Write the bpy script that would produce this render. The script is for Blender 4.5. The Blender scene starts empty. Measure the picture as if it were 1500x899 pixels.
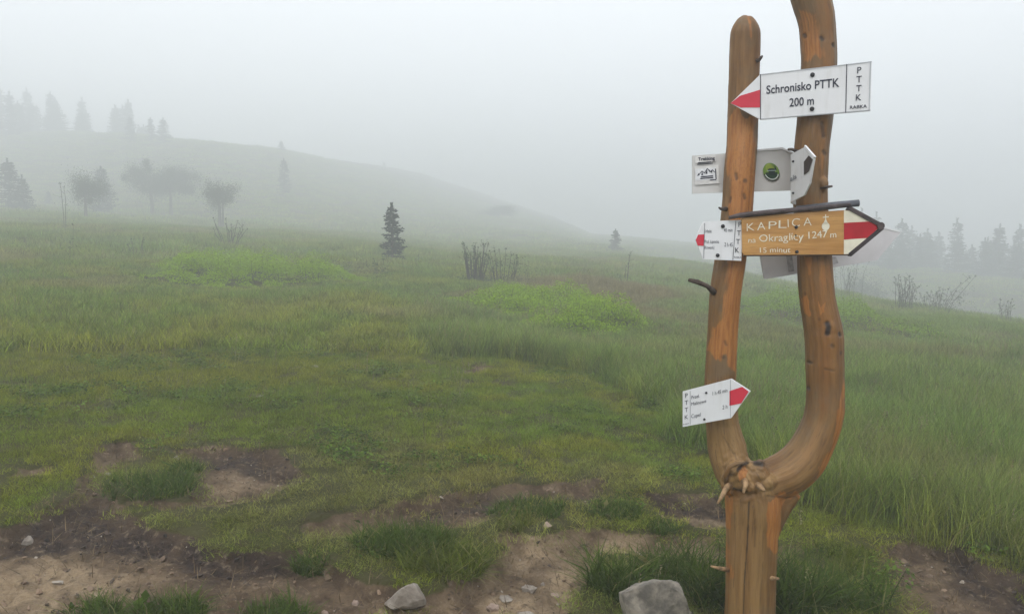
import bpy, bmesh, math, random
import numpy as np
from mathutils import Vector, Matrix

SC = bpy.context.scene
COL = SC.collection
rad = math.radians

# ------------------------------------------------------------------ camera
F, PITCH, CAMZ = 1133.0, rad(5.4), 1.6          # focal length in photo pixels (1500 wide)
cam_d = bpy.data.cameras.new("camera")
cam_d.sensor_width = 36.0
cam_d.sensor_fit = 'HORIZONTAL'
cam_d.lens = F / 1500.0 * 36.0
cam_d.clip_start, cam_d.clip_end = 0.05, 3000.0
cam = bpy.data.objects.new("camera", cam_d)
cam.location = (0, 0, CAMZ)
cam.rotation_euler = (math.pi / 2 - PITCH, 0, 0)
COL.objects.link(cam)
SC.camera = cam

# ------------------------------------------------------------------ light
SUN_EL, SUN_AZ = 48.0, 195.0                    # degrees, azimuth clockwise from +Y (behind the camera, behind the cloud)
HAZE_DENSITY = 0.0144
w = bpy.data.worlds.new("World")
SC.world = w
w.use_nodes = True
nt = w.node_tree
nt.nodes.clear()
sky = nt.nodes.new('ShaderNodeTexSky')
sky.sky_type = 'NISHITA'
sky.sun_disc = False
sky.sun_elevation = rad(SUN_EL)
sky.sun_rotation = rad(SUN_AZ)
sky.altitude = 1200
sky.air_density = 1.0
sky.dust_density = 6.0
sky.ozone_density = 1.0
hs = nt.nodes.new('ShaderNodeHueSaturation')     # overcast: the blue is gone
hs.inputs['Saturation'].default_value = 0.16
cl = nt.nodes.new('ShaderNodeMix')               # the cloud sheet evens the sky out
cl.data_type = 'RGBA'
cl.inputs[0].default_value = 0.75
cl.inputs[7].default_value = (7.8, 8.1, 8.5, 1)
bg = nt.nodes.new('ShaderNodeBackground')
bg.inputs['Strength'].default_value = 0.15
wo = nt.nodes.new('ShaderNodeOutputWorld')
nt.links.new(sky.outputs[0], hs.inputs['Color'])
nt.links.new(hs.outputs[0], cl.inputs[6])
nt.links.new(cl.outputs[2], bg.inputs['Color'])
nt.links.new(bg.outputs[0], wo.inputs['Surface'])

sun_d = bpy.data.lights.new("sun", 'SUN')
sun_d.energy = 1.4
sun_d.angle = rad(50)
sun_d.color = (1.0, 0.97, 0.93)
sun = bpy.data.objects.new("sun", sun_d)
a_, e_ = rad(SUN_AZ), rad(SUN_EL)
sdir = Vector((math.sin(a_) * math.cos(e_), math.cos(a_) * math.cos(e_), math.sin(e_)))
sun.rotation_euler = sdir.to_track_quat('Z', 'Y').to_euler()
sun.location = sdir * 60
COL.objects.link(sun)

SC.view_settings.view_transform = 'Standard'
SC.view_settings.look = 'None'
SC.view_settings.gamma = 1.0
SC.view_settings.use_curve_mapping = False
SC.view_settings.exposure = 0.50
SC.render.engine = 'CYCLES'
SC.cycles.max_bounces = 8
SC.cycles.diffuse_bounces = 3
SC.cycles.volume_bounces = 2
SC.cycles.use_denoising = True
SC.cycles.denoiser = 'OPENIMAGEDENOISE'
SC.cycles.denoising_input_passes = 'RGB_ALBEDO_NORMAL'
SC.cycles.denoising_prefilter = 'ACCURATE'
SC.cycles.use_adaptive_sampling = False

# ------------------------------------------------------------------ helpers: projection
CP, SP = math.cos(PITCH), math.sin(PITCH)
def ray(px, py):
    a, b = (px - 750.0) / F, (449.5 - py) / F
    return np.array([a, b * SP + CP, b * CP - SP])
def P(px, py, Y):                                # photo pixel + depth -> world point
    d = ray(px, py)
    t = Y / d[1]
    return np.array([d[0] * t, Y, CAMZ + d[2] * t])
def to_px(p):                                    # world (N,3) -> photo pixels
    p = np.asarray(p, float)
    z = p[:, 2] - CAMZ
    dep = p[:, 1] * CP - z * SP
    up = p[:, 1] * SP + z * CP
    return np.stack([750 + F * p[:, 0] / dep, 449.5 - F * up / dep], 1)

# ------------------------------------------------------------------ helpers: noise
def _hash(ix, iy, s):
    h = (ix.astype(np.int64) * 374761393 + iy.astype(np.int64) * 668265263 + s * 1442695041) & 0xffffffff
    h = ((h ^ (h >> 13)) * 1274126177) & 0xffffffff
    return ((h ^ (h >> 16)) & 0xffff) / 65535.0
def vnoise(x, y, s=0):
    x, y = np.asarray(x, float), np.asarray(y, float)
    ix, iy = np.floor(x), np.floor(y)
    fx, fy = x - ix, y - iy
    fx, fy = fx * fx * (3 - 2 * fx), fy * fy * (3 - 2 * fy)
    a, b = _hash(ix, iy, s), _hash(ix + 1, iy, s)
    c, d = _hash(ix, iy + 1, s), _hash(ix + 1, iy + 1, s)
    return (a * (1 - fx) + b * fx) * (1 - fy) + (c * (1 - fx) + d * fx) * fy
def fbm(x, y, s=0, o=4):
    r, a, n = 0, 0.5, 0
    for k in range(o):
        r = r + a * vnoise(x * 2 ** k + 17.3 * k, y * 2 ** k - 9.1 * k, s + k)
        n += a
        a *= 0.5
    return r / n - 0.5
def sstep(a, b, x):
    t = np.clip((x - a) / (b - a + 1e-12), 0, 1)
    return t * t * (3 - 2 * t)

# ------------------------------------------------------------------ terrain shape
FAR = 1.40                                       # stretch of everything beyond the meadow's crest
_B = np.arctan(np.array([-1.5, -.9, -.66, -.574, -.48, -.40, -.3, -.168, -.115, 0, .1, .2, .4, .7, 1.2]))
_FH = np.array([13., 13.5, 14.2, 14.7, 13.2, 11.8, 12.4, 14.3, 14.8, 9.0, 1.8, .4, -1.0, -2.0, -2.0])   # height of the far ground
_LN = np.array([62., 62., 62., 60., 48., 43., 60., 110., 138., 158., 130., 75., 46., 46., 46.])     # how far beyond the crest it is reached
_FH = 1.6 + (_FH - 1.6) * FAR
_BB = np.arctan(np.array([-1.5, -.6, -.3, 0, .2, .45, .6, .9, 1.5]))
_RB = np.array([84., 86., 70., 56., 47., 39., 36., 34., 34.])
def base_h(X, Y):
    X, Y = np.asarray(X, float), np.asarray(Y, float)
    r = np.hypot(X, Y) + 1e-6
    phi = np.arctan2(X, Y)
    k = np.minimum(1, 84 / r)
    Xc, Yc = X * k, Y * k
    pl = -.058 * Xc + .01 * np.maximum(Yc, 0) - .0017 * np.clip(Xc, 0, 30) ** 2
    pl = pl + .009 * np.maximum(Yc - 12, 0) * sstep(-.02, .40, -phi)
    Fh = np.interp(phi, _B, _FH)
    rb = np.interp(phi, _BB, _RB)
    back = sstep(1.1, 2.2, np.abs(phi))
    Fh = Fh * (1 - back)
    ln = np.interp(phi, _B, _LN) * FAR
    t = sstep(0, 1, (r - rb) / ln)
    h = pl * (1 - t) + Fh * t - np.clip((r - rb - ln) * .16, 0, 12)
    far = sstep(5, 14, r)
    h = h - 4.2 * sstep(.10, .38, phi) * np.exp(-((r - rb - 24) / 15) ** 2)      # hollow beyond the crest on the right
    h = h + fbm(X * .35, Y * .35, 3) * .34 * far + fbm(X * .09, Y * .09, 8, 3) * .7 * sstep(14, 30, r)
    h = h + fbm(X * 1.4, Y * 1.4, 5) * .07 * sstep(1.5, 5, r) + fbm(X * 5, Y * 5, 6) * .02
    return h
def G(px, py, tmax=260):                         # photo pixel -> point on the ground
    d = ray(px, py)
    d = d / np.hypot(d[0], d[1])
    t = np.arange(1.2, tmax, .03)
    z = CAMZ + d[2] * t
    below = z < base_h(d[0] * t, d[1] * t)
    i = int(np.argmax(below)) if below.any() else len(t) - 1
    return np.array([d[0] * t[i], d[1] * t[i], float(base_h(d[0] * t[i], d[1] * t[i]))])
def gpoly(pts):
    return np.array([G(*p)[:2] for p in pts])
def sdf(poly, X, Y):                             # signed distance, positive inside
    d = np.full(X.shape, 1e9)
    ins = np.zeros(X.shape, bool)
    n = len(poly)
    for i in range(n):
        a, b = poly[i], poly[(i + 1) % n]
        e = b - a
        t = np.clip(((X - a[0]) * e[0] + (Y - a[1]) * e[1]) / (e @ e + 1e-12), 0, 1)
        d = np.minimum(d, np.hypot(X - a[0] - e[0] * t, Y - a[1] - e[1] * t))
        c = (a[1] > Y) != (b[1] > Y)
        with np.errstate(divide='ignore', invalid='ignore'):
            xi = (b[0] - a[0]) * (Y - a[1]) / (b[1] - a[1]) + a[0]
        ins ^= c & (X < xi)
    return np.where(ins, d, -d)

# bare-soil patches, traced on the ground
DIRT = [gpoly(p) for p in [
    [(-160, 850), (-60, 790), (0, 768), (70, 742), (112, 716), (135, 690), (126, 668), (150, 648), (200, 652), (186, 672), (176, 692),
     (155, 712), (168, 735), (205, 748), (215, 770), (260, 790), (320, 800), (400, 803), (440, 800), (500, 840), (540, 870), (540, 950), (-160, 950)],
    [(238, 655), (320, 653), (400, 661), (432, 675), (444, 695), (425, 712), (370, 733), (330, 745), (240, 752), (200, 745), (205, 736), (285, 736),
     (272, 722), (290, 705), (295, 690), (270, 680), (248, 668)],
    [(500, 862), (600, 860), (640, 872), (695, 850), (732, 830), (737, 808), (715, 785), (745, 780), (785, 786), (820, 772), (870, 768),
     (920, 784), (960, 790), (1010, 790), (1066, 792), (1066, 838), (900, 818), (868, 840), (850, 870), (840, 950), (480, 950)],
    [(430, 792), (460, 762), (560, 740), (640, 727), (720, 716), (800, 704), (890, 700), (905, 728), (870, 746), (830, 732), (760, 742),
     (690, 768), (620, 776), (570, 778), (540, 772), (490, 790)],
    [(935, 732), (960, 722), (1010, 715), (1065, 722), (1065, 782), (1020, 780), (980, 766), (945, 745)],
    [(1272, 795), (1330, 792), (1400, 800), (1440, 818), (1500, 843), (1640, 880), (1640, 950), (1322, 950), (1300, 892), (1312, 850), (1288, 830)],
    [(1136, 802), (1185, 796), (1172, 826), (1140, 832)],
    [(14, 686), (78, 682), (74, 700), (22, 702)],
    [(216, 512), (240, 510), (240, 522), (218, 524)],
    [(672, 541), (700, 535), (728, 531), (722, 541), (690, 549)],
    [(105, 600), (150, 580), (176, 574), (150, 588), (115, 606)],
    [(262, 628), (288, 622), (290, 632), (268, 640)],
    [(368, 580), (392, 576), (396, 583), (372, 586)],
]]
SANDP = [gpoly(p) for p in [
    [(520, 880), (640, 880), (735, 835), (720, 785), (860, 770), (1066, 795), (1066, 835), (880, 820), (850, 870), (840, 950), (480, 950)],
    [(-100, 850), (60, 790), (160, 800), (240, 830), (180, 870), (100, 899), (-100, 950)],
    [(300, 690), (360, 678), (400, 695), (360, 712), (310, 712)],
    [(128, 668), (160, 658), (175, 675), (150, 695), (130, 690)],
    [(945, 745), (1066, 742), (1066, 785), (980, 770)],
    [(1136, 802), (1185, 796), (1172, 826), (1140, 832)],
    [(14, 686), (78, 682), (74, 700), (22, 702)],
]]
PEATP = [gpoly(p) for p in [
    [(0, 770), (120, 720), (170, 740), (260, 785), (420, 800), (470, 820), (300, 835), (150, 800), (0, 800)],
    [(238, 655), (400, 661), (444, 690), (425, 712), (400, 690), (340, 676), (260, 672)],
    [(450, 785), (560, 745), (720, 720), (900, 702), (900, 726), (740, 737), (610, 752), (500, 772)],
    [(930, 735), (960, 718), (1066, 718), (1066, 740), (960, 748)],
    [(1380, 795), (1500, 840), (1640, 880), (1640, 950), (1500, 900), (1400, 840)],
    [(105, 600), (176, 574), (115, 606)],
]]
TALL = gpoly([(600, 448), (760, 425), (1000, 405), (1250, 425), (1500, 468), (1640, 500), (1640, 885), (1500, 838), (1430, 795), (1270, 765), (1170, 742),
              (1090, 712), (1020, 660), (960, 590), (880, 548), (740, 525), (620, 515)])
RUSTY = gpoly([(700, 428), (790, 412), (870, 402), (940, 426), (1010, 438), (960, 466), (880, 452), (800, 446), (700, 442)])

def masks(X, Y):
    r = np.hypot(X, Y)
    near = (r < 16) & (Y > .8)
    out = [np.full(X.shape, -9.) for _ in range(3)]
    xs, ys = X[near], Y[near]
    if len(xs):
        wx = xs + fbm(xs * 3, ys * 3, 21) * .28 + fbm(xs * 12, ys * 12, 22) * .10
        wy = ys + fbm(xs * 3, ys * 3, 23) * .28 + fbm(xs * 12, ys * 12, 24) * .10
        for k, polys in enumerate((DIRT, SANDP, PEATP)):
            m = np.full(xs.shape, -9.)
            for p in polys:
                m = np.maximum(m, sdf(p, wx, wy))
            out[k][near] = m
    return out
def ground_h(X, Y, d=None):
    if d is None:
        d = masks(X, Y)[0]
    h = base_h(X, Y)
    dm = sstep(-.02, .10, d)
    h = h - .055 * dm
    h = h + dm * (fbm(X * 3.5, Y * 3.5, 31) * .07 + np.abs(fbm(X * 10, Y * 10, 32)) * -.075 + fbm(X * 22, Y * 22, 34) * .022 + fbm(X * 46, Y * 46, 33, 2) * .014)
    h = h + (1 - dm) * sstep(-.35, -.02, d) * .015
    return h

# ------------------------------------------------------------------ helpers: objects and materials
def prop(o, label=None, cat=None, group=None, kind=None):
    if label: o['label'] = label
    if cat: o['category'] = cat
    if group: o['group'] = group
    if kind: o['kind'] = kind
    return o
def np_mesh(name, verts, faces, mat=None, smooth=False, attrs=None):
    """faces: (M,k) array or list of lists"""
    me = bpy.data.meshes.new(name)
    verts = np.asarray(verts, np.float32)
    if isinstance(faces, np.ndarray):
        n, k = faces.shape
        me.vertices.add(len(verts))
        me.vertices.foreach_set('co', verts.ravel())
        me.loops.add(n * k)
        me.loops.foreach_set('vertex_index', faces.astype(np.int32).ravel())
        me.polygons.add(n)
        me.polygons.foreach_set('loop_start', np.arange(0, n * k, k, dtype=np.int32))
        me.update(calc_edges=True)
    else:
        me.from_pydata([tuple(map(float, v)) for v in verts], [], [list(map(int, f)) for f in faces])
    for nm, v in (attrs or {}).items():
        v = np.asarray(v, np.float32)
        if v.ndim == 1:
            me.attributes.new(nm, 'FLOAT', 'POINT').data.foreach_set('value', v)
        elif v.shape[1] == 3:
            me.attributes.new(nm, 'FLOAT_VECTOR', 'POINT').data.foreach_set('vector', v.ravel())
    if smooth:
        me.polygons.foreach_set('use_smooth', np.ones(len(me.polygons), bool))
    if mat:
        me.materials.append(mat)
    me.update()
    return me
def link(name, me, parent=None, loc=(0, 0, 0)):
    o = bpy.data.objects.new(name, me)
    COL.objects.link(o)
    o.location = loc
    if parent:
        o.parent = parent
    return o
def thing(name, loc, label, cat, group=None, rz=0.0):
    o = bpy.data.objects.new(name, None)
    o.empty_display_size = .1
    COL.objects.link(o)
    o.location = tuple(map(float, loc))
    o.rotation_euler = (0, 0, rz)
    return prop(o, label, cat, group)
class MB:                                        # mesh collector
    def __init__(s):
        s.v, s.f = [], []
    def add(s, v, f):
        n = len(s.v)
        s.v.extend([tuple(map(float, p)) for p in v])
        s.f.extend([[i + n for i in q] for q in f])
        return s
    def tube(s, pts, radii, n=6, cap=True):
        pts = [Vector(tuple(map(float, p))) for p in pts]
        m = len(pts)
        v, f = [], []
        up = None
        for i, p in enumerate(pts):
            t = (pts[min(i + 1, m - 1)] - pts[max(i - 1, 0)]).normalized()
            if up is None:
                up = t.orthogonal().normalized()
            up = (up - t * up.dot(t)).normalized()
            q = t.cross(up)
            for k in range(n):
                a = 2 * math.pi * k / n
                v.append(p + (up * math.cos(a) + q * math.sin(a)) * radii[i])
        for i in range(m - 1):
            for k in range(n):
                f.append([i * n + k, i * n + (k + 1) % n, (i + 1) * n + (k + 1) % n, (i + 1) * n + k])
        if cap:
            f.append(list(range(n))[::-1])
            f.append([(m - 1) * n + k for k in range(n)])
        return s.add(v, f)
    def prism(s, front, back):                   # two matching outlines -> closed solid
        n = len(front)
        f = [list(range(n)), [2 * n - 1 - i for i in range(n)]]
        for i in range(n):
            j = (i + 1) % n
            f.append([i, n + i, n + j, j])
        return s.add(list(front) + list(back), f)
    def mesh(s, name, mat=None, smooth=False, off=(0, 0, 0), attrs=None):
        v = np.array(s.v) - np.asarray(off, float)
        return np_mesh(name, v, s.f, mat, smooth, attrs)

def new_mat(name):
    m = bpy.data.materials.new(name)
    m.use_nodes = True
    n = m.node_tree
    b = n.nodes['Principled BSDF']
    return m, n, b
def L(n, a, b):
    n.links.new(a, b)
def node(n, t, **kw):
    x = n.nodes.new(t)
    for k, v in kw.items():
        if k in x.inputs.keys():
            x.inputs[k].default_value = v
        else:
            setattr(x, k, v)
    return x
def rgba(c):
    return (c[0], c[1], c[2], 1)
def mixc(n, fac, a, b, blend='MIX'):
    x = n.nodes.new('ShaderNodeMix')
    x.data_type = 'RGBA'
    x.blend_type = blend
    for val, sock in ((fac, x.inputs[0]), (a, x.inputs[6]), (b, x.inputs[7])):
        if hasattr(val, 'is_linked'):
            L(n, val, sock)
        elif isinstance(val, (int, float)):
            sock.default_value = val
        else:
            sock.default_value = rgba(val)
    return x.outputs[2]
def ramp(n, fac, lo, hi):
    x = n.nodes.new('ShaderNodeMapRange')
    x.interpolation_type = 'SMOOTHSTEP'
    x.inputs[1].default_value, x.inputs[2].default_value = lo, hi
    L(n, fac, x.inputs[0])
    return x.outputs[0]
def math_(n, op, a, b=None):
    x = n.nodes.new('ShaderNodeMath')
    x.operation = op
    for v, s in ((a, x.inputs[0]), (b, x.inputs[1])):
        if v is None: continue
        if hasattr(v, 'is_linked'): L(n, v, s)
        else: s.default_value = v
    return x.outputs[0]
def noise(n, vec, scale, detail=4, rough=.55):
    x = n.nodes.new('ShaderNodeTexNoise')
    x.inputs['Scale'].default_value = scale
    x.inputs['Detail'].default_value = detail
    x.inputs['Roughness'].default_value = rough
    if vec is not None: L(n, vec, x.inputs['Vector'])
    return x.outputs[0]
def attr(n, name, t='GEOMETRY', out='Fac'):
    x = n.nodes.new('ShaderNodeAttribute')
    x.attribute_name = name
    x.attribute_type = t
    return x.outputs[out]
def bump(n, b, h, strength=.4, dist=.01):
    x = n.nodes.new('ShaderNodeBump')
    x.inputs['Strength'].default_value = strength
    x.inputs['Distance'].default_value = dist
    L(n, h, x.inputs['Height'])
    L(n, x.outputs[0], b.inputs['Normal'])
def objvec(n):
    return n.nodes.new('ShaderNodeTexCoord').outputs['Object']

def plain_mat(name, col, rough=.6, var=.12, scale=30, bumpy=0.0, spec=.3):
    m, n, b = new_mat(name)
    ns = noise(n, objvec(n), scale, 5)
    c = mixc(n, ramp(n, ns, .3, .7), [x * (1 - var) for x in col], [min(1, x * (1 + var)) for x in col])
    L(n, c, b.inputs['Base Color'])
    b.inputs['Roughness'].default_value = rough
    b.inputs['Specular IOR Level'].default_value = spec
    if bumpy: bump(n, b, ns, bumpy, .01)
    return m

def leaf_mat(name, col=None, transl=.3, instanced=False, lo=.45, hi=1.65):
    """foliage/grass: colour from the instance ('col') or given, varied blade by blade ('bv')"""
    m, n, b = new_mat(name)
    bv = attr(n, 'bv')
    v = n.nodes.new('ShaderNodeMapRange')
    v.inputs[3].default_value, v.inputs[4].default_value = lo, hi
    L(n, bv, v.inputs[0])
    base = attr(n, 'col', 'INSTANCER', 'Color') if instanced else None
    comb = n.nodes.new('ShaderNodeCombineColor')
    for k in range(3):
        L(n, v.outputs[0], comb.inputs[k])
    c = mixc(n, 1.0, base if base is not None else col, comb.outputs[0], 'MULTIPLY')
    straw = math_(n, 'GREATER_THAN', bv, .93)      # a few dead straw blades
    c = mixc(n, math_(n, 'MULTIPLY', straw, .65), c, (.26, .21, .10))
    L(n, c, b.inputs['Base Color'])
    b.inputs['Roughness'].default_value = .75
    b.inputs['Specular IOR Level'].default_value = .10
    tr = n.nodes.new('ShaderNodeBsdfTranslucent')
    L(n, c, tr.inputs['Color'])
    mx = n.nodes.new('ShaderNodeMixShader')
    mx.inputs[0].default_value = transl
    out = n.nodes['Material Output']
    L(n, b.outputs[0], mx.inputs[1])
    L(n, tr.outputs[0], mx.inputs[2])
    L(n, mx.outputs[0], out.inputs['Surface'])
    return m

# ------------------------------------------------------------------ haze
hb = MB()
x0, x1, y0, y1, z0, z1 = -520, 520, -520, 520, -32, 31
c8 = [(x0, y0, z0), (x1, y0, z0), (x1, y1, z0), (x0, y1, z0), (x0, y0, z1), (x1, y0, z1), (x1, y1, z1), (x0, y1, z1)]
hb.add(c8, [[0, 3, 2, 1], [4, 5, 6, 7], [0, 1, 5, 4], [1, 2, 6, 5], [2, 3, 7, 6], [3, 0, 4, 7]])
hm = bpy.data.materials.new("haze")
hm.use_nodes = True
hn = hm.node_tree
hn.nodes.clear()
pv = hn.nodes.new('ShaderNodeVolumePrincipled')
pv.inputs['Color'].default_value = (.93, .955, .97, 1)
pv.inputs['Density'].default_value = HAZE_DENSITY
pv.inputs['Anisotropy'].default_value = 0.35
ho = hn.nodes.new('ShaderNodeOutputMaterial')
L(hn, pv.outputs[0], ho.inputs['Volume'])
prop(link("haze", hb.mesh("haze", hm)), "pale cloud fog hanging over the whole mountain meadow", "haze", kind='stuff')

# ------------------------------------------------------------------ ground sheet
def build_ground():
    ang = np.concatenate([np.arange(-180, -48, 3.0), np.arange(-48, 48, .22), np.arange(48, 180, 3.0)])
    ang = np.radians(ang)
    rr = [.25]
    while rr[-1] < 470:
        r = rr[-1]
        rr.append(r * (1.12 if r < 1.6 else 1.0062 if r < 14 else 1.011 if r < 100 else 1.04))
    rr = np.array(rr)
    nr, na = len(rr), len(ang)
    R, A = np.meshgrid(rr, ang, indexing='ij')
    X, Y = (R * np.sin(A)).ravel(), (R * np.cos(A)).ravel()
    d, s, p = masks(X, Y)
    Z = ground_h(X, Y, d)
    v = np.stack([X, Y, Z], 1)
    i = np.arange(nr - 1)[:, None]
    j = np.arange(na)[None, :]
    jn = (j + 1) % na
    q = np.stack([(i * na + j), (i * na + jn), ((i + 1) * na + jn), ((i + 1) * na + j)], -1).reshape(-1, 4)
    q = q[:, ::-1]
    v = np.vstack([v, [[0, 0, float(base_h(0., 0.))]]])
    # the small disc under the photographer is closed with quads that share the centre
    c = len(v) - 1
    jj = np.arange(0, na - 1, 2)
    fan = np.stack([np.full(len(jj), c), jj, jj + 1, np.minimum(jj + 2, na) % na], -1)[:, ::-1]
    q = np.vstack([q, fan])
    pad = lambda a: np.append(a, a[-1])
    at = {'dirt': pad(sstep(-.03, .05, d)), 'sand': pad(sstep(-.06, .16, s)), 'peat': pad(sstep(-.05, .10, p))}
    m, n, b = new_mat("ground")
    vec = n.nodes.new('ShaderNodeTexCoord').outputs['Object']
    n1, n2, n3, n4 = noise(n, vec, 1.1, 5), noise(n, vec, 9, 6), noise(n, vec, 55, 5, .65), noise(n, vec, 3.3, 5)
    grass = mixc(n, ramp(n, n1, .35, .65), (.044, .042, .013), (.060, .056, .018))
    grass = mixc(n, ramp(n, n2, .50, .75), grass, (.060, .043, .023))
    soil = mixc(n, ramp(n, n2, .3, .7), (.070, .046, .029), (.140, .097, .060))
    sandc = mixc(n, ramp(n, n3, .3, .7), (.225, .160, .095), (.345, .258, .165))
    soil = mixc(n, math_(n, 'MULTIPLY', attr(n, 'sand'), ramp(n, n4, .32, .60)), soil, sandc)
    peatc = mixc(n, ramp(n, n3, .3, .7), (.018, .012, .010), (.044, .029, .024))
    soil = mixc(n, math_(n, 'MULTIPLY', attr(n, 'peat'), ramp(n, n2, .28, .55)), soil, peatc)
    n5 = noise(n, vec, 24, 5, .65)
    soil = mixc(n, math_(n, 'MULTIPLY', ramp(n, n5, .54, .70), .75), soil, (.050, .032, .022))
    soil = mixc(n, math_(n, 'MULTIPLY', ramp(n, n3, .56, .72), .6), soil, (.042, .028, .020))
    soil = mixc(n, math_(n, 'MULTIPLY', ramp(n, n5, .46, .30), .35), soil, (.36, .28, .20))
    dd = math_(n, 'ADD', attr(n, 'dirt'), math_(n, 'MULTIPLY', math_(n, 'SUBTRACT', n2, .5), .7))
    L(n, mixc(n, ramp(n, dd, .35, .6), grass, soil), b.inputs['Base Color'])
    b.inputs['Roughness'].default_value = .92
    b.inputs['Specular IOR Level'].default_value = .15
    hh = math_(n, 'ADD', math_(n, 'MULTIPLY', n2, .8), math_(n, 'MULTIPLY', n3, .5))
    bump(n, b, hh, .9, .04)
    o = link("ground", np_mesh("ground", v, q, m, True, at))
    prop(o, "grassy mountain meadow with worn bare soil, rising to a foggy hill", "ground", kind='structure')
build_ground()

# ------------------------------------------------------------------ grass
def tuft(nb, radius, l0, l1, wid, lean, curl, seed, segs=3, bias=(0, 0), bvlo=0., bvhi=1.):
    rng = np.random.default_rng(seed)
    a = rng.uniform(0, 2 * np.pi, nb)
    rr = radius * np.sqrt(rng.uniform(0, 1, nb))
    root = np.stack([rr * np.cos(a), rr * np.sin(a), np.full(nb, -.012)], 1)
    az = rng.uniform(0, 2 * np.pi, nb)
    dx, dy = np.cos(az) + bias[0], np.sin(az) + bias[1]
    nn = np.hypot(dx, dy) + 1e-6
    dx, dy = dx / nn, dy / nn
    Ln = rng.uniform(l0, l1, nb)
    th0 = np.abs(rng.normal(lean, lean * .5, nb))
    cu = np.abs(rng.normal(curl, curl * .4, nb))
    side = az + np.pi / 2 + rng.normal(0, .5, nb)
    sx, sy = np.cos(side), np.sin(side)
    wd = wid * rng.uniform(.7, 1.3, nb)
    pos = root.copy()
    V = []
    for k in range(segs + 1):
        t = k / segs
        wk = wd * (1 - t ** 1.6) * .5 + .0002
        off = np.stack([sx * wk, sy * wk, np.zeros(nb)], 1)
        V += [pos - off, pos + off]
        th = th0 + cu * t
        st = Ln / segs
        pos = pos + np.stack([dx * np.sin(th) * st, dy * np.sin(th) * st, np.cos(th) * st], 1)
    V = np.stack(V, 1)                            # nb, 2(segs+1), 3
    m = 2 * (segs + 1)
    base = (np.arange(nb) * m)[:, None, None]
    k = np.arange(segs)[None, :, None]
    q = base + 2 * k + np.array([0, 1, 3, 2])[None, None, :]
    bv = np.repeat(bvlo + (bvhi - bvlo) * rng.uniform(0, 1, nb), m)
    return V.reshape(-1, 3), q.reshape(-1, 4), bv
MAT_GRASS = leaf_mat("meadow_grass_blades", transl=.35, instanced=True)
def source(name, args, mat=MAT_GRASS):
    out = []
    for s in range(5):
        v, q, bv = tuft(*args, seed=100 + s)
        me = np_mesh(name, v, q, mat, False, {'bv': bv})
        out.append(bpy.data.objects.new(name, me))   # the blades of the instancer below, never linked to the scene
    return out

def scatter(name, pts, rz, tilt, scl, col, sources, label, cat):
    n = len(pts)
    me = bpy.data.meshes.new(name)
    me.vertices.add(n)
    me.vertices.foreach_set('co', np.asarray(pts, np.float32).ravel())
    rot = np.stack([tilt[:, 0], tilt[:, 1], rz], 1).astype(np.float32)
    me.attributes.new('rot', 'FLOAT_VECTOR', 'POINT').data.foreach_set('vector', rot.ravel())
    me.attributes.new('scl', 'FLOAT_VECTOR', 'POINT').data.foreach_set('vector', np.asarray(scl, np.float32).ravel())
    idx = np.random.default_rng(5).integers(0, len(sources), n).astype(np.int32)
    me.attributes.new('idx', 'INT', 'POINT').data.foreach_set('value', idx)
    c4 = np.concatenate([col, np.ones((n, 1))], 1).astype(np.float32)
    me.attributes.new('col', 'FLOAT_COLOR', 'POINT').data.foreach_set('color', c4.ravel())
    o = link(name, me)
    prop(o, label, cat, kind='stuff')
    ng = bpy.data.node_groups.new(name, 'GeometryNodeTree')
    ng.interface.new_socket('Geometry', in_out='INPUT', socket_type='NodeSocketGeometry')
    ng.interface.new_socket('Geometry', in_out='OUTPUT', socket_type='NodeSocketGeometry')
    gi, go = ng.nodes.new('NodeGroupInput'), ng.nodes.new('NodeGroupOutput')
    inst = ng.nodes.new('GeometryNodeInstanceOnPoints')
    inst.inputs['Pick Instance'].default_value = True
    join = ng.nodes.new('GeometryNodeJoinGeometry')
    for s in sources:
        oi = ng.nodes.new('GeometryNodeObjectInfo')
        oi.inputs['Object'].default_value = s
        oi.inputs['As Instance'].default_value = False
        g2i = ng.nodes.new('GeometryNodeGeometryToInstance')
        ng.links.new(oi.outputs['Geometry'], g2i.inputs[0])
        ng.links.new(g2i.outputs[0], join.inputs[0])
    def na(nm, t):
        x = ng.nodes.new('GeometryNodeInputNamedAttribute')
        x.data_type = t
        x.inputs['Name'].default_value = nm
        return [s for s in x.outputs if s.enabled and s.name == 'Attribute'][0]
    ng.links.new(gi.outputs[0], inst.inputs['Points'])
    ng.links.new(join.outputs[0], inst.inputs['Instance'])
    ng.links.new(na('idx', 'INT'), inst.inputs['Instance Index'])
    ng.links.new(na('rot', 'FLOAT_VECTOR'), inst.inputs['Rotation'])
    ng.links.new(na('scl', 'FLOAT_VECTOR'), inst.inputs['Scale'])
    ng.links.new(inst.outputs[0], go.inputs[0])
    md = o.modifiers.new('scatter', 'NODES')
    md.node_group = ng
    return o

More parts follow.
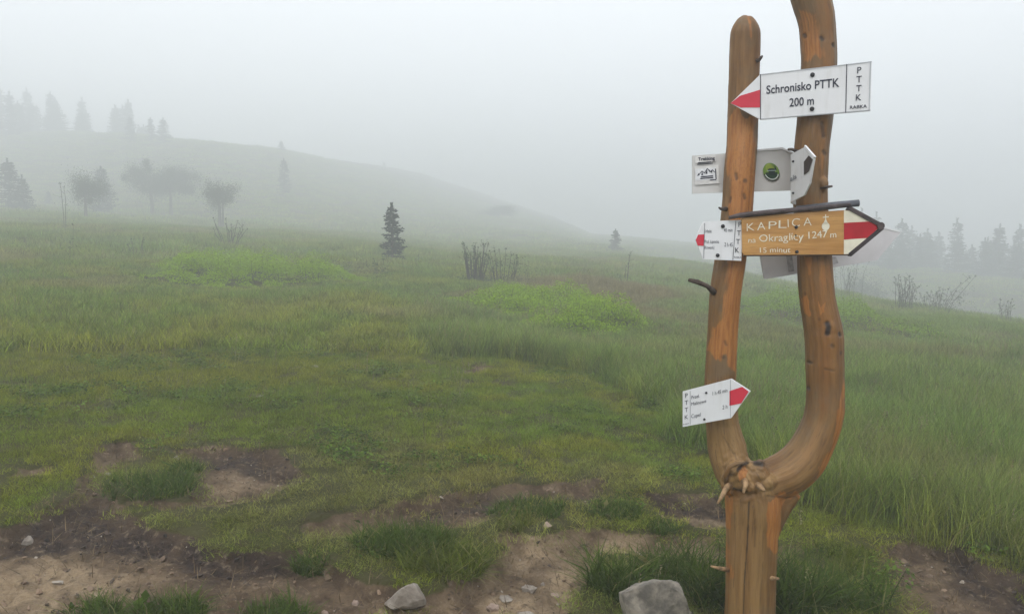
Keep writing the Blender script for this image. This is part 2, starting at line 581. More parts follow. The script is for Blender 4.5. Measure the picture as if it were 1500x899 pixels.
BILB = [gpoly(p) for p in [
    [(200, 408), (235, 398), (255, 386), (330, 384), (430, 392), (500, 400), (525, 410), (440, 418), (340, 422), (240, 418)],
    [(652, 442), (700, 436), (780, 446), (860, 445), (925, 462), (955, 478), (930, 492), (870, 496), (825, 488), (780, 468), (700, 455)],
    [(1072, 440), (1120, 438), (1200, 440), (1280, 462), (1330, 482), (1370, 508), (1300, 500), (1230, 492), (1160, 478), (1072, 466)],
]]
def grass_points(rng, n, r0, r1, amax=50):
    a = np.radians(rng.uniform(-amax, amax, n))
    r = np.sqrt(rng.uniform(r0 ** 2, r1 ** 2, n))
    return r * np.sin(a), r * np.cos(a)
def grass_colour(rng, X, Y, tall, rust):
    r = np.hypot(X, Y)
    n = len(X)
    c_ol, c_gr, c_bl = np.array([.212, .232, .022]), np.array([.130, .202, .020]), np.array([.148, .216, .050])
    k = sstep(-.14, .16, fbm(X * .8, Y * .8, 41) + .6 * fbm(X * 4, Y * 4, 43))[:, None]
    left = sstep(1.2, -1.5, X)[:, None] * sstep(16, 7, r)[:, None]
    c = c_ol * k + c_gr * (1 - k)
    c = c * (1 - .35 * left) + np.array([.175, .190, .010]) * .35 * left
    t = tall[:, None] * .8 + .25 * sstep(9, 18, r)[:, None] * (1 - tall[:, None])
    c = c * (1 - t) + c_bl * t
    dry = sstep(.05, .22, fbm(X * .5 + 50, Y * .5, 47))[:, None] * .5
    c = c * (1 - dry) + np.array([.220, .185, .080]) * dry
    c = c * (1 - rust[:, None]) + np.array([.215, .140, .075]) * rust[:, None]
    return c * rng.uniform(.62, 1.4, (n, 1))
def grow():
    rng = np.random.default_rng(11)
    bias = (.35, -.25)
    T = dict(
        turf=source("turf_blade", (150, .105, .022, .060, .0019, .55, .9)),
        tall=source("grass_blade", (56, .11, .17, .34, .0036, .24, .85)),
        mid=source("grass_blade", (70, .20, .10, .22, .0070, .35, .8)),
        midtall=source("grass_blade", (70, .20, .20, .36, .0065, .20, .7)),
        far=source("grass_blade", (90, .45, .12, .28, .014, .35, .7)),
        hill=source("grass_blade", (90, 1.0, .15, .40, .045, .35, .7)))
    for nm, n, r0, r1, srcs in (("near", 15000, 1.6, 9.5, ('turf', 'tall')), ("middle", 26000, 9.2, 23, ('mid', 'midtall')),
                                ("distant", 30000, 22.5, 62, ('far', 'far')), ("hill", 24000, 61, 165, ('hill', 'hill'))):
        X, Y = grass_points(rng, n, r0, r1)
        d, s, p = masks(X, Y)
        r = np.hypot(X, Y)
        tl = sstep(-.25, .30, sdf(TALL, X + fbm(X, Y, 61) * .9, Y + fbm(X, Y, 62) * .9))
        tl = np.where(r > 26, .4, tl)
        ru = sstep(-.5, .6, sdf(RUSTY, X + fbm(X * .8, Y * .8, 63) * 2.4, Y + fbm(X * .8, Y * .8, 64) * 2.4)) * .7
        bil = np.full(X.shape, -9.)
        for b in BILB:
            bil = np.maximum(bil, sdf(b, X, Y))
        thin = fbm(X * 1.7, Y * 1.7, 71)
        keep = ((d + rng.uniform(-.06, .06, n) < -.025) | ((d < .10) & (rng.uniform(0, 1, n) < .05))) & ((bil < .05) | (rng.uniform(0, 1, n) < .04))
        keep &= (thin > -.20) | (rng.uniform(0, 1, n) < .6)
        X, Y, tl, ru, r, d, bil = X[keep], Y[keep], tl[keep], ru[keep], r[keep], d[keep], bil[keep]
        m = len(X)
        Z = ground_h(X, Y, d)
        col = grass_colour(rng, X, Y, tl, ru)
        hn_ = fbm(X * .9, Y * .9, 81) + .5 * fbm(X * 3, Y * 3, 82)
        for which, srcn in enumerate(srcs):
            if which == 1 and srcs[0] == srcs[1]:
                break
            if srcs[0] == srcs[1]:
                sel = np.ones(m, bool)
            else:
                istall = tl + rng.uniform(-.25, .25, m) > .5
                sel = istall if which == 1 else ~istall
            if srcn == 'turf':
                hz = .72 + .9 * np.clip(hn_, -.3, .5) + .8 * tl + .45 * sstep(4.5, 9, r)
            elif srcn == 'tall':
                hz = .75 + .7 * hn_ + .25 * tl
            else:
                hz = .85 + .8 * hn_
            hz = hz * (1 - .55 * sstep(-2.2, -.2, bil))
            hz = np.clip(hz, .35, 2.2) * rng.uniform(.8, 1.2, m)
            sxy = rng.uniform(.85, 1.2, m)
            k = sel.nonzero()[0]
            scl = np.stack([sxy, sxy, hz], 1)[k]
            tilt = rng.normal(0, .07, (len(k), 2)) + np.array([.04, .10])
            kind = {'turf': "short trodden olive turf round the bare soil", 'tall': "tall green meadow grass leaning in the wind beside the signpost",
                    'mid': "rough grass of the middle meadow on the left", 'midtall': "taller bluish grass of the middle meadow on the right",
                    'far': "pale grass of the distant meadow fading in fog", 'hill': "grass on the foggy hillside"}[srcn]
            scatter({'turf': "turf", 'hill': "hillside_grass"}.get(srcn, "meadow_grass"), np.stack([X, Y, Z], 1)[k], rng.uniform(0, 6.28, len(k)) if srcn not in ('tall', 'midtall') else rng.normal(0, .9, len(k)),
                    tilt, scl, col[k], T[srcn], kind, "grass")
grow()

def herbs():
    rng = np.random.default_rng(303)
    # flowering grass stalks standing above the blades
    ss, hs_ = [], []
    for s in range(5):
        v, q, bv = tuft(5, .14, .28, .46, .0026, .14, .28, 400 + s, 4)
        v2, q2, bv2 = [], [], []
        tips = v.reshape(5, 10, 3)[:, -1]
        pos = np.repeat(tips, 9, 0) - np.tile(np.linspace(0, .055, 9), 5)[:, None] * np.array([0, 0, 1.]) + rng.normal(0, .003, (45, 3))
        V2, Q2, B2 = leaf_cloud(pos, rng.normal(0, 1, (45, 3)) * np.array([1, 1, .2]), .006, rng, .5)
        ss.append(bpy.data.objects.new("grass_stalk", np_mesh("grass_stalk", np.vstack([v, V2]), np.vstack([q, Q2 + len(v)]), MAT_GRASS, False, {'bv': np.concatenate([bv, B2]) * .9})))
    X, Y = grass_points(rng, 5200, 3.2, 17)
    d = masks(X, Y)[0]
    tl = sstep(-.4, .3, sdf(TALL, X, Y))
    k = (d < -.15) & (rng.uniform(0, 1, len(X)) < .10 + .9 * tl) & (fbm(X * .9, Y * .9, 311) > -.05)
    X, Y, d = X[k], Y[k], d[k]
    m = len(X)
    c = np.array([.215, .185, .095]) * rng.uniform(.6, 1.2, (m, 1)) * np.array([1, 1, 1.]) + rng.uniform(0, .03, (m, 3))
    scatter("grass_stalks", np.stack([X, Y, ground_h(X, Y, d)], 1), rng.normal(0, 1.2, m), rng.normal(0, .08, (m, 2)) + np.array([.05, .12]),
            np.ones((m, 3)) * rng.uniform(.6, 1.05, (m, 1)), c, ss, "straw coloured flowering stalks standing above the meadow grass", "grass")
    # low broad-leaved herbs in the turf
    for s in range(5):
        n = 44
        a = rng.uniform(0, 6.28, n)
        rr = .11 * np.sqrt(rng.uniform(0, 1, n))
        pos = np.stack([rr * np.cos(a), rr * np.sin(a), .015 + .045 * rng.uniform(0, 1, n)], 1)
        nr = rng.normal(0, .35, (n, 3)) + np.array([0, 0, 1])
        V2, Q2, B2 = leaf_cloud(pos, nr, .0115, rng, .55)
        hs_.append(bpy.data.objects.new("herb_leaf", np_mesh("herb_leaf", V2, Q2, MAT_GRASS, False, {'bv': B2 * .9})))
    X, Y = grass_points(rng, 7000, 2.2, 9)
    d = masks(X, Y)[0]
    k = (d < -.02) & (fbm(X * 1.6, Y * 1.6, 321) + .5 * fbm(X * 6, Y * 6, 322) > .16)
    X, Y, d = X[k], Y[k], d[k]
    m = len(X)
    c = np.array([.092, .145, .020]) * rng.uniform(.6, 1.35, (m, 1))
    scatter("herb_leaves", np.stack([X, Y, ground_h(X, Y, d)], 1), rng.uniform(0, 6.28, m), rng.normal(0, .12, (m, 2)),
            np.ones((m, 3)) * rng.uniform(.5, 1.3, (m, 1)), c, hs_, "low broad leaved herbs mixed into the turf", "herbs")
# crumbs of soil and gravel on the bare patches
def crumbs():
    rng = np.random.default_rng(77)
    srcs = []
    mt = bpy.data.materials.new("soil_crumb")
    mt.use_nodes = True
    n = mt.node_tree
    b = n.nodes['Principled BSDF']
    L(n, attr(n, 'col', 'INSTANCER', 'Color'), b.inputs['Base Color'])
    b.inputs['Roughness'].default_value = .9
    for s in range(5):
        bm = bmesh.new()
        for k in range(14):
            v = rng.normal(0, 1, 3)
            v = v / np.linalg.norm(v) * rng.uniform(.6, 1)
            bm.verts.new((v[0], v[1] * .8, v[2] * .55))
        r = bmesh.ops.convex_hull(bm, input=bm.verts)
        bmesh.ops.delete(bm, geom=list({g for g in r['geom_interior'] if isinstance(g, bmesh.types.BMVert)}), context='VERTS')
        me = bpy.data.meshes.new("soil_crumb")
        bm.to_mesh(me)
        bm.free()
        me.materials.append(mt)
        srcs.append(bpy.data.objects.new("soil_crumb", me))
    X, Y = grass_points(rng, 70000, 2.0, 8, 46)
    d, s, p = masks(X, Y)
    k = (d > .02) & (fbm(X * 2.5, Y * 2.5, 91) + rng.uniform(-.35, .35, len(X)) > -.02)
    X, Y, d, s, p = X[k], Y[k], d[k], s[k], p[k]
    m = len(X)
    sz = .0046 * np.exp(rng.normal(0, .8, m))
    sz = np.clip(sz, .002, .026)
    c = np.where((p > 0)[:, None], np.array([.040, .027, .021]), np.array([.125, .085, .056])) * rng.uniform(.35, 1.9, (m, 1))
    pale = rng.uniform(0, 1, m) < .05
    c[pale] = np.array([.30, .26, .215])
    scatter("gravel", np.stack([X, Y, ground_h(X, Y, d) + sz * .2], 1), rng.uniform(0, 6.28, m), rng.normal(0, .3, (m, 2)),
            np.repeat(sz[:, None], 3, 1) * rng.uniform(.7, 1.4, (m, 3)), c, srcs, "crumbs of soil and fine gravel strewn on the bare patches", "gravel")
    # dead grass straws and root ends lying on the soil
    v, q, bv = [], [], []
    sm = leaf_mat("straw_litter", (.14, .10, .058), 0, False)
    ss = []
    for s in range(5):
        v, q, bv = tuft(7, .09, .03, .11, .0032, 1.45, .12, 300 + s)
        v[:, 2] += .018
        ss.append(bpy.data.objects.new("straw", np_mesh("straw", v, q, sm, False, {'bv': bv * .9})))
    X, Y = grass_points(rng, 5000, 2.0, 8, 46)
    d, s, p = masks(X, Y)
    k = d > -.02
    X, Y, d = X[k], Y[k], d[k]
    m = len(X)
    scatter("straw_litter", np.stack([X, Y, ground_h(X, Y, d)], 1), rng.uniform(0, 6.28, m), rng.normal(0, .1, (m, 2)), np.ones((m, 3)) * rng.uniform(.5, 1.3, (m, 1)),
            np.ones((m, 3)), ss, "dead straws and root ends lying on the bare soil", "litter")
crumbs()

# ------------------------------------------------------------------ bilberry patches
MAT_BILB = leaf_mat("bilberry_leaf", (.255, .390, .012), .45, False, .5, 1.4)
MAT_BILB2 = leaf_mat("bilberry_leaf_dark", (.190, .300, .018), .42, False, .5, 1.4)
def leaf_cloud(pos, nrm, size, rng, asp=.55):
    """pos (N,3): one small pointed leaf quad at each"""
    n = len(pos)
    a = rng.normal(0, 1, (n, 3))
    nrm = nrm / (np.linalg.norm(nrm, axis=1, keepdims=True) + 1e-9)
    t = np.cross(nrm, a)
    t /= np.linalg.norm(t, axis=1, keepdims=True) + 1e-9
    b = np.cross(nrm, t)
    s = (size * rng.uniform(.6, 1.4, n))[:, None]
    V = np.stack([pos - t * s, pos - b * s * asp, pos + t * s, pos + b * s * asp], 1).reshape(-1, 3)
    q = np.arange(n * 4).reshape(n, 4)
    bv = np.repeat(rng.uniform(0, .92, n), 4)
    return V, q, bv
def bilberry(poly, n, mound, label, mat, seed):
    rng = np.random.default_rng(seed)
    lo, hi = poly.min(0) - .6, poly.max(0) + .6
    X, Y = rng.uniform(lo[0], hi[0], n), rng.uniform(lo[1], hi[1], n)
    d = sdf(poly, X + fbm(X * .9, Y * .9, 101 + seed) * 1.5, Y + fbm(X * .9, Y * .9, 102 + seed) * 1.5)
    k = d > -.10
    X, Y, d = X[k], Y[k], d[k]
    lump = fbm(X * 1.1, Y * 1.1, 111 + seed) + .7 * fbm(X * 3.2, Y * 3.2, 113 + seed)
    H = mound * sstep(-.1, .7, d) * np.clip(.70 + 2.3 * lump, .10, 2.0) + .05
    gap = lump < -.24
    X, Y, H = X[~gap], Y[~gap], H[~gap]
    m = len(X)
    u = np.sqrt(rng.uniform(.10, 1, m))
    Z = ground_h(X, Y) + H * u
    nr = rng.normal(0, .42, (m, 3))
    nr[:, 2] += 1
    c = np.array([X.mean(), Y.mean(), 0])
    c[2] = float(base_h(c[0], c[1]))
    V, q, bv = leaf_cloud(np.stack([X, Y, Z], 1) - c, nr, .021, rng, .42)
    t = thing("bilberry_patch", c, label, "bilberry bushes", "bilberry patches in the meadow")
    link("foliage", np_mesh("bilberry_foliage", V, q, mat, False, {'bv': bv}), t)
    mb = MB()
    for i in rng.choice(m, min(500, m), replace=False):
        p = np.array([X[i], Y[i], Z[i]]) - c
        g = np.array([X[i] + rng.normal(0, .08), Y[i] + rng.normal(0, .08), float(ground_h(X[i:i+1], Y[i:i+1])[0]) - .02]) - c
        mb.tube([g, (g + p) / 2 + rng.normal(0, .02, 3), p], [.005, .004, .002], 3, False)
    prop(link("twigs", mb.mesh("bilberry_twigs", MAT_TWIG), t), kind='stuff')
herbs()
MAT_TWIG = plain_mat("twig_bark", (.060, .048, .038), .85, .3, 20)
bilberry(BILB[0], 150000, .42, "broad bright green bilberry patch on the left of the meadow", MAT_BILB, 1)
bilberry(BILB[1], 150000, .36, "bright green bilberry patch in the middle, in front of the rusty grass", MAT_BILB, 2)
bilberry(BILB[2], 140000, .38, "duller green bilberry patch behind the forked signpost", MAT_BILB2, 3)

# ------------------------------------------------------------------ trees and shrubs
MAT_NEEDLE = leaf_mat("spruce_needle", (.026, .040, .026), .12, False, .55, 1.4)
MAT_LEAF = leaf_mat("rowan_leaf", (.050, .072, .028), .3, False, .55, 1.35)
MAT_BARK = plain_mat("tree_bark", (.085, .072, .060), .9, .3, 14, .5)
def spruce(px, base, h, wid, r, seed, label, group, ragged=.3, spikes=1, lo=.04):
    rng = np.random.default_rng(seed)
    b = base if base is not None else None
    x, y = r * (px - 750) / F / math.hypot(1, (px - 750) / F), r / math.hypot(1, (px - 750) / F)
    z = float(base_h(x, y))
    t = thing("spruce", (x, y, z - .05), label, "spruce", group)
    mb = MB()
    mb.tube([(0, 0, -.1), (0.01 * h, 0, h * .5), (0, 0, h)], [.016 * h + .02, .010 * h + .01, .003], 7)
    for k in range(spikes - 1):
        mb.tube([(.01, 0, h * .88), (.05 + .03 * k, .02, h * .97)], [.008, .003], 4)
    link("trunk", mb.mesh("spruce_trunk", MAT_BARK), t)
    pos, dirs = [], []
    zz = lo * h
    while zz < h * .93:
        f = 1 - zz / h
        prof = (f ** .75) * (.9 if f < .85 else .9 - (f - .85) * 1.6)
        wh = rng.uniform(1 - ragged, 1 + ragged * .4)
        for bnum in range(rng.integers(5, 8)):
            az = rng.uniform(0, 6.283)
            ln = wid / 2 * prof * wh * rng.uniform(.6, 1.15) + .03 * h
            ns = max(3, int(ln / (.026 * h)))
            for s in range(ns):
                u = (s + .5) / ns
                droop = -.28 * u + .25 * u * u
                c = np.array([math.cos(az) * ln * u, math.sin(az) * ln * u, zz + ln * droop])
                for q in range(4):
                    sd = az + rng.normal(0, .9)
                    dv = np.array([math.cos(sd), math.sin(sd), rng.normal(-.12, .35)])
                    pos.append(c + rng.normal(0, .006 * h, 3))
                    dirs.append(dv / np.linalg.norm(dv))
        zz += h * .036 * rng.uniform(.7, 1.5) * (.6 + .6 * f)
    for k in range(40):
        u = rng.uniform(.9, 1.0)
        pos.append(np.array([0, 0, h * u]))
        sd = rng.uniform(0, 6.28)
        dv = np.array([math.cos(sd) * .5, math.sin(sd) * .5, .7])
        dirs.append(dv)
    pos, dirs = np.array(pos), np.array(dirs)
    n = len(pos)
    ln = (.040 * h + .03) * rng.uniform(.6, 1.3, n)
    side = np.cross(dirs, rng.normal(0, 1, (n, 3)))
    side /= np.linalg.norm(side, axis=1, keepdims=True) + 1e-9
    wd = (.0085 * h + .006) * np.ones(n)
    a, e = pos, pos + dirs * ln[:, None]
    mid = pos + dirs * (ln * .45)[:, None]
    V = np.stack([a, mid - side * wd[:, None], e, mid + side * wd[:, None]], 1).reshape(-1, 3)
    link("crown", np_mesh("spruce_crown", V, np.arange(4 * n).reshape(n, 4), MAT_NEEDLE, False, {'bv': np.repeat(rng.uniform(0, .92, n), 4)}), t)
    return t
def broadleaf(px, r, h, cw, cz, ntr, seed, label, group, nl=3500, leafs=.07, lean=0.0):
    nl, leafs = int(nl * 2.8), leafs * .58
    rng = np.random.default_rng(seed)
    k = math.hypot(1, (px - 750) / F)
    x, y = r * (px - 750) / F / k, r / k
    z = float(base_h(x, y))
    t = thing("broadleaf_tree", (x, y, z - .05), label, "tree", group)
    mb = MB()
    tips = []
    for i in range(ntr):
        ox = (i - (ntr - 1) / 2) * .12 * h / 3
        top = np.array([ox * 1.8 + lean * h + rng.normal(0, .03 * h), rng.normal(0, .03 * h), h * .72])
        mid = np.array([ox * 1.1 + lean * h * .3, rng.normal(0, .02 * h), cz * h])
        r0 = .032 * h / math.sqrt(ntr)
        mb.tube([(ox, 0, -.1), mid * .5 + np.array([ox * .5, 0, 0]), mid, (mid + top) / 2 + rng.normal(0, .02 * h, 3), top], [r0 * 1.2, r0, r0 * .8, r0 * .5, r0 * .15], 6)
        for j in range(13):
            u = rng.uniform(.02, 1)
            s = mid * (1 - u) + top * u
            az = rng.uniform(0, 6.28)
            L_ = cw * rng.uniform(.15, .52)
            e = s + np.array([math.cos(az) * L_, math.sin(az) * L_, rng.uniform(-.08, .26) * h])
            e[2] = min(e[2], h * .97)
            mb.tube([s, (s + e) / 2 + np.array([0, 0, .02 * h]), e], [r0 * .35, r0 * .22, r0 * .06], 4, False)
            tips += [e, (s + e) / 2, s * .3 + e * .7]
    link("trunk", mb.mesh("tree_trunk", MAT_BARK), t)
    tips = np.array(tips)
    c = tips[rng.integers(0, len(tips), nl)]
    tsz = rng.uniform(.3, 1.4, len(tips))
    pick = rng.integers(0, len(tips), nl)
    c = tips[pick]
    off = rng.normal(0, 1, (nl, 3)) * np.array([.095 * cw, .095 * cw, .095 * h]) * tsz[pick][:, None]
    pos = c + off
    nr = rng.normal(0, 1, (nl, 3))
    nr[:, 2] += .5
    V, q, bv = leaf_cloud(pos, nr, leafs, rng, .42)
    link("crown", np_mesh("tree_crown", V, q, MAT_LEAF, False, {'bv': bv}), t)
    return t
MAT_SHRUB = leaf_mat("shrub_leaf", (.050, .085, .032), .3, False, .6, 1.35)
MAT_STEM = plain_mat("shrub_stem", (.055, .050, .042), .9, .3, 14)
def shrub(px, py, hpx, wpx, nst, nleaf, seed, label, group="leafless and sprouting shrubs on the meadow", lean=0., thick=1., dense_base=0, name="shrub", cat="shrub", fan=1.0, leafs=.024, top_tuft=True, r=None):
    rng = np.random.default_rng(seed)
    g = G(px, py)
    if r is not None:
        k = math.hypot(1, (px - 750) / F)
        g = np.array([r * (px - 750) / F / k, r / k, 0])
        g[2] = float(base_h(g[0], g[1]))
    m_px = np.hypot(g[0], g[1]) * math.hypot(1, 0) / F
    h, wd = hpx * m_px, wpx * m_px
    t = thing(name, g - np.array([0, 0, .04]), label, cat, group)
    lp = []
    for i in range(nst):
        mb = MB()
        u = rng.uniform(-1, 1) if nst > 1 else 0
        bx, by = u * wd * .28 + rng.normal(0, .02 * wd), rng.normal(0, .15 * wd)
        hh = h * rng.uniform(.55, 1.0) if i else h
        tx = bx + u * wd * .22 * fan * rng.uniform(.5, 1.5) + lean * hh
        ty = by + rng.normal(0, .12 * wd)
        kink = rng.normal(0, .03 * h, 3) * (1, 1, .3)
        pts = [np.array([bx, by, -.05]), np.array([bx * .8 + tx * .2, by, hh * .35]) + kink * .5, np.array([bx * .4 + tx * .6, ty, hh * .7]) + kink, np.array([tx, ty, hh])]
        r0 = (.008 + .004 * rng.uniform()) * thick * h
        mb.tube(pts, [r0, r0 * .85, r0 * .65, r0 * .35], 5)
        for j in range(rng.integers(1, 4)):
            s = pts[2] * rng.uniform(.3, 1) + pts[1] * .0
            s = pts[1] + (pts[3] - pts[1]) * rng.uniform(.1, .95)
            e = s + np.array([rng.normal(0, .07), rng.normal(0, .07), rng.uniform(.03, .12)]) * h
            mb.tube([s, e], [r0 * .5, r0 * .2], 4, False)
            if top_tuft:
                for q in range(3):
                    lp.append(e + rng.normal(0, .014 * h, 3))
        if top_tuft:
            for q in range(7):
                lp.append(pts[3] + rng.normal(0, .016 * h, 3))
        link("stem", mb.mesh("shrub_stem", MAT_STEM), t)
    for q in range(nleaf):
        v = rng.uniform(0, 1) ** 2
        lp.append(np.array([rng.normal(0, .35 * wd) + lean * h * v, rng.normal(0, .25 * wd), v * h * .75]))
    for q in range(dense_base):
        lp.append(np.array([rng.normal(0, .28 * wd), rng.normal(0, .2 * wd), abs(rng.normal(0, .11)) * h]))
    if lp:
        lp = np.array(lp)
        V, q, bv = leaf_cloud(lp, rng.normal(0, 1, (len(lp), 3)) + np.array([0, 0, .4]), leafs, rng, .4)
        link("foliage", np_mesh("shrub_foliage", V, q, MAT_SHRUB, False, {'bv': bv}), t)
    return t

# the young spruce in the middle of the meadow and the far ones
GS = "spruces standing in the fog"
def at_px(px, base_py, top_py, wpx, fn, *a, r=None, **k):
    """size a tree from its span in the picture at a chosen distance"""
    g = G(px, base_py)
    rr = r * FAR if r else float(np.hypot(g[0], g[1]))
    m = rr / F
    zb = float(base_h(rr * math.sin(math.atan((px - 750) / F)), rr * math.cos(math.atan((px - 750) / F))))
    ztop = P(px, top_py, rr * math.cos(math.atan((px - 750) / F)))[2]
    return fn(px, rr, max(ztop - zb, .5), wpx * m, *a, **k)
def sp(px, r, h, w, seed, label, **k):
    return spruce(px, None, h, w, r, seed, label, GS, **k)
at_px(575, 384, 297, 46, sp, 1, "lone dark young spruce in the middle of the meadow", ragged=.45, spikes=3)
at_px(20, 322, 232, 52, sp, 2, "large dim spruce at the left edge of the photo", r=55)
at_px(40, 328, 256, 36, sp, 3, "spruce overlapping the large one at the left edge", r=53)
at_px(155, 313, 243, 44, sp, 4, "spruce close behind the round-crowned tree")
at_px(77, 300, 279, 14, sp, 5, "tiny faint spruce between the left-edge spruces and the round-crowned tree")
at_px(901, 384, 335, 28, sp, 6, "faint spruce standing alone right of the bare shrubs", r=46)
at_px(417, 236, 206, 17, sp, 7, "tiny spruce sticking up from the bare ridge line", r=100)
at_px(200, 205, 170, 20, sp, 8, "leftmost spruce of the faint row on the ridge", r=92)
at_px(230, 205, 172, 20, sp, 9, "thin spruce in the middle of the faint ridge row", r=92)
at_px(248, 208, 172, 26, sp, 10, "rightmost, broadest spruce of the faint ridge row", r=90)
at_px(420, 300, 232, 26, sp, 14, "faint spruce halfway up the misty slope", r=70)
at_px(565, 252, 236, 10, sp, 11, "tiny spruce far down the ridge line", r=148)
for i, (x_, t_, w_, r_, s_) in enumerate([(8, 158, 24, 106, "low slender"), (40, 148, 34, 112, "tall broad"), (95, 150, 46, 114, "broadest"), (130, 162, 30, 110, "shorter")]):
    at_px(x_, 200, t_, w_, sp, 20 + i, s_ + " spruce in the nearly hidden wood on the far left hilltop", r=r_)
for i, (x_, t_, w_, r_, lb) in enumerate([(1300, 352, 30, 68, "faint spruce behind the tip of the wooden chapel board"),
                                          (1402, 350, 44, 72, "tallest of the faint spruces in the fog on the right"),
                                          (1448, 366, 46, 74, "broad faint spruce between the tallest one and the right edge"),
                                          (1490, 356, 40, 70, "faint spruce at the right edge of the photo"),
                                          (1368, 385, 34, 78, "low faint spruce left of the tallest one on the right")]):
    at_px(x_, 452, t_, w_, sp, 40 + i, lb, r=r_)
def far_wood(n, px0, px1, r0, r1, h0, h1, seed, label):
    """a wood so deep in the fog that it reads as one mass"""
    rng = np.random.default_rng(seed)
    trunks, crowns, bvs = MB(), [], []
    for i in range(n):
        k = spruce(rng.uniform(px0, px1), None, rng.uniform(h0, h1), rng.uniform(.36, .52) * h1, rng.uniform(r0, r1), seed + i, "x", None, ragged=rng.uniform(.25, .5))
        cr, tr = sorted(k.children, key=lambda q: q.name)
        m_ = cr.data
        v = np.empty(len(m_.vertices) * 3, np.float32)
        m_.vertices.foreach_get('co', v)
        crowns.append(v.reshape(-1, 3) + np.array(k.location))
        b_ = np.empty(len(m_.vertices), np.float32)
        m_.attributes['bv'].data.foreach_get('value', b_)
        bvs.append(b_)
        trunks.add([tuple(np.array(v.co) + np.array(k.location)) for v in tr.data.vertices], [list(p.vertices) for p in tr.data.polygons])
        for o in (tr, cr, k):
            bpy.data.objects.remove(o)
    V = np.vstack(crowns)
    o = link("far_wood", np_mesh("far_wood", V, np.arange(len(V)).reshape(-1, 4), MAT_NEEDLE, False, {'bv': np.concatenate(bvs)}))
    prop(o, label, "wood", kind='stuff')
    prop(link("trunks", trunks.mesh("far_trunks", MAT_BARK), o), kind='stuff')
far_wood(95, 1215, 1560, 98, 142, 4.2, 7.4, 404, "far spruce wood on the right, reading as one grey mass in the fog")
far_wood(45, -60, 262, 150, 185, 5.0, 8.5, 505, "far spruce wood on the left hilltop, almost lost in the fog")
GB = "broadleaf trees in the fog"
at_px(130, 320, 250, 46, broadleaf, .30, 1, 1, "round-crowned broadleaf tree on a stout trunk on the left", GB, nl=5200)
at_px(227, 318, 232, 64, broadleaf, .34, 1, 2, "left of the two wide pale broadleaf trees", GB, nl=6500, leafs=.10)
at_px(254, 318, 236, 72, broadleaf, .34, 1, 3, "right of the two wide pale broadleaf trees", GB, nl=6500, leafs=.10)
at_px(326, 336, 262, 46, broadleaf, .48, 3, 4, "small several-stemmed tree rising behind the bare shrub", GB, nl=3600)
at_px(730, 380, 300, 60, broadleaf, .3, 2, 5, "barely visible tree ghosting behind the bare shrubs", GB, r=88, nl=5000, leafs=.11)
at_px(1265, 440, 392, 58, broadleaf, .2, 3, 6, "dim bushy tree beyond the crest, right of the signpost", GB, r=44, nl=4200, leafs=.08)
at_px(1128, 415, 366, 34, broadleaf, .2, 2, 7, "dim leafy tree seen between the two limbs of the signpost", GB, r=46, nl=2600, leafs=.07)

shrub(695, 416, 62, 42, 40, 260, 1, "dense upright bare shrub in the middle of the meadow", thick=1.0, dense_base=1500)
shrub(736, 416, 56, 60, 18, 800, 2, "looser bare shrub with green leaves, right of the dense one", dense_base=500)
shrub(336, 361, 40, 34, 15, 0, 3, "vase-shaped shrub of thick bare stems on the left", thick=1.5, fan=1.6)
shrub(200, 377, 27, 22, 4, 10, 4, "small shrub of four dark stems left of the broad bilberry patch", thick=1.6, fan=1.6, dense_base=60)
shrub(106, 386, 52, 12, 2, 20, 5, "thin wispy sapling near the small four-stemmed shrub", thick=.5)
shrub(100, 338, 60, 16, 2, 120, 6, "tall thin leafy sapling in front of the round-crowned tree", thick=.6, r=36)
shrub(262, 391, 14, 30, 8, 60, 7, "low dark twiggy bush at the edge of the broad bilberry patch", thick=1.2)
shrub(557, 404, 27, 30, 6, 220, 8, "low shrub just in front of the lone young spruce", thick=.7)
shrub(917, 414, 46, 10, 3, 0, 9, "thin dead upright stem right of the faint spruce", thick=1.3, fan=.5, lean=.05)
shrub(906, 413, 12, 5, 2, 0, 10, "short stub beside the thin dead stem", thick=1.6)
shrub(1236, 438, 56, 52, 20, 160, 11, "thin-stemmed bare shrub just right of the signpost", thick=.45)
shrub(1324, 455, 48, 26, 20, 320, 12, "upright bushy shrub on the crest at right", dense_base=500)
shrub(1368, 459, 34, 66, 26, 1100, 13, "wide low leafy bush on the crest at right", dense_base=700, thick=.9)
shrub(1382, 461, 52, 12, 3, 220, 14, "leaning leafy branch rising out of the wide low bush", lean=.62, thick=.8)
shrub(1473, 474, 32, 22, 9, 120, 15, "small dark shrub on the crest near the right edge", dense_base=80)
shrub(612, 386, 14, 8, 2, 20, 16, "tiny sapling right of the lone young spruce", thick=1.)
shrub(772, 414, 34, 6, 2, 8, 17, "pair of thin stems right of the looser bare shrub", thick=.9)
shrub(1336, 604, 22, 66, 3, 420, 18, "leafy green herb clump in the tall grass right of the signpost", leafs=.03, top_tuft=False, name="herb_clump", cat="plant")

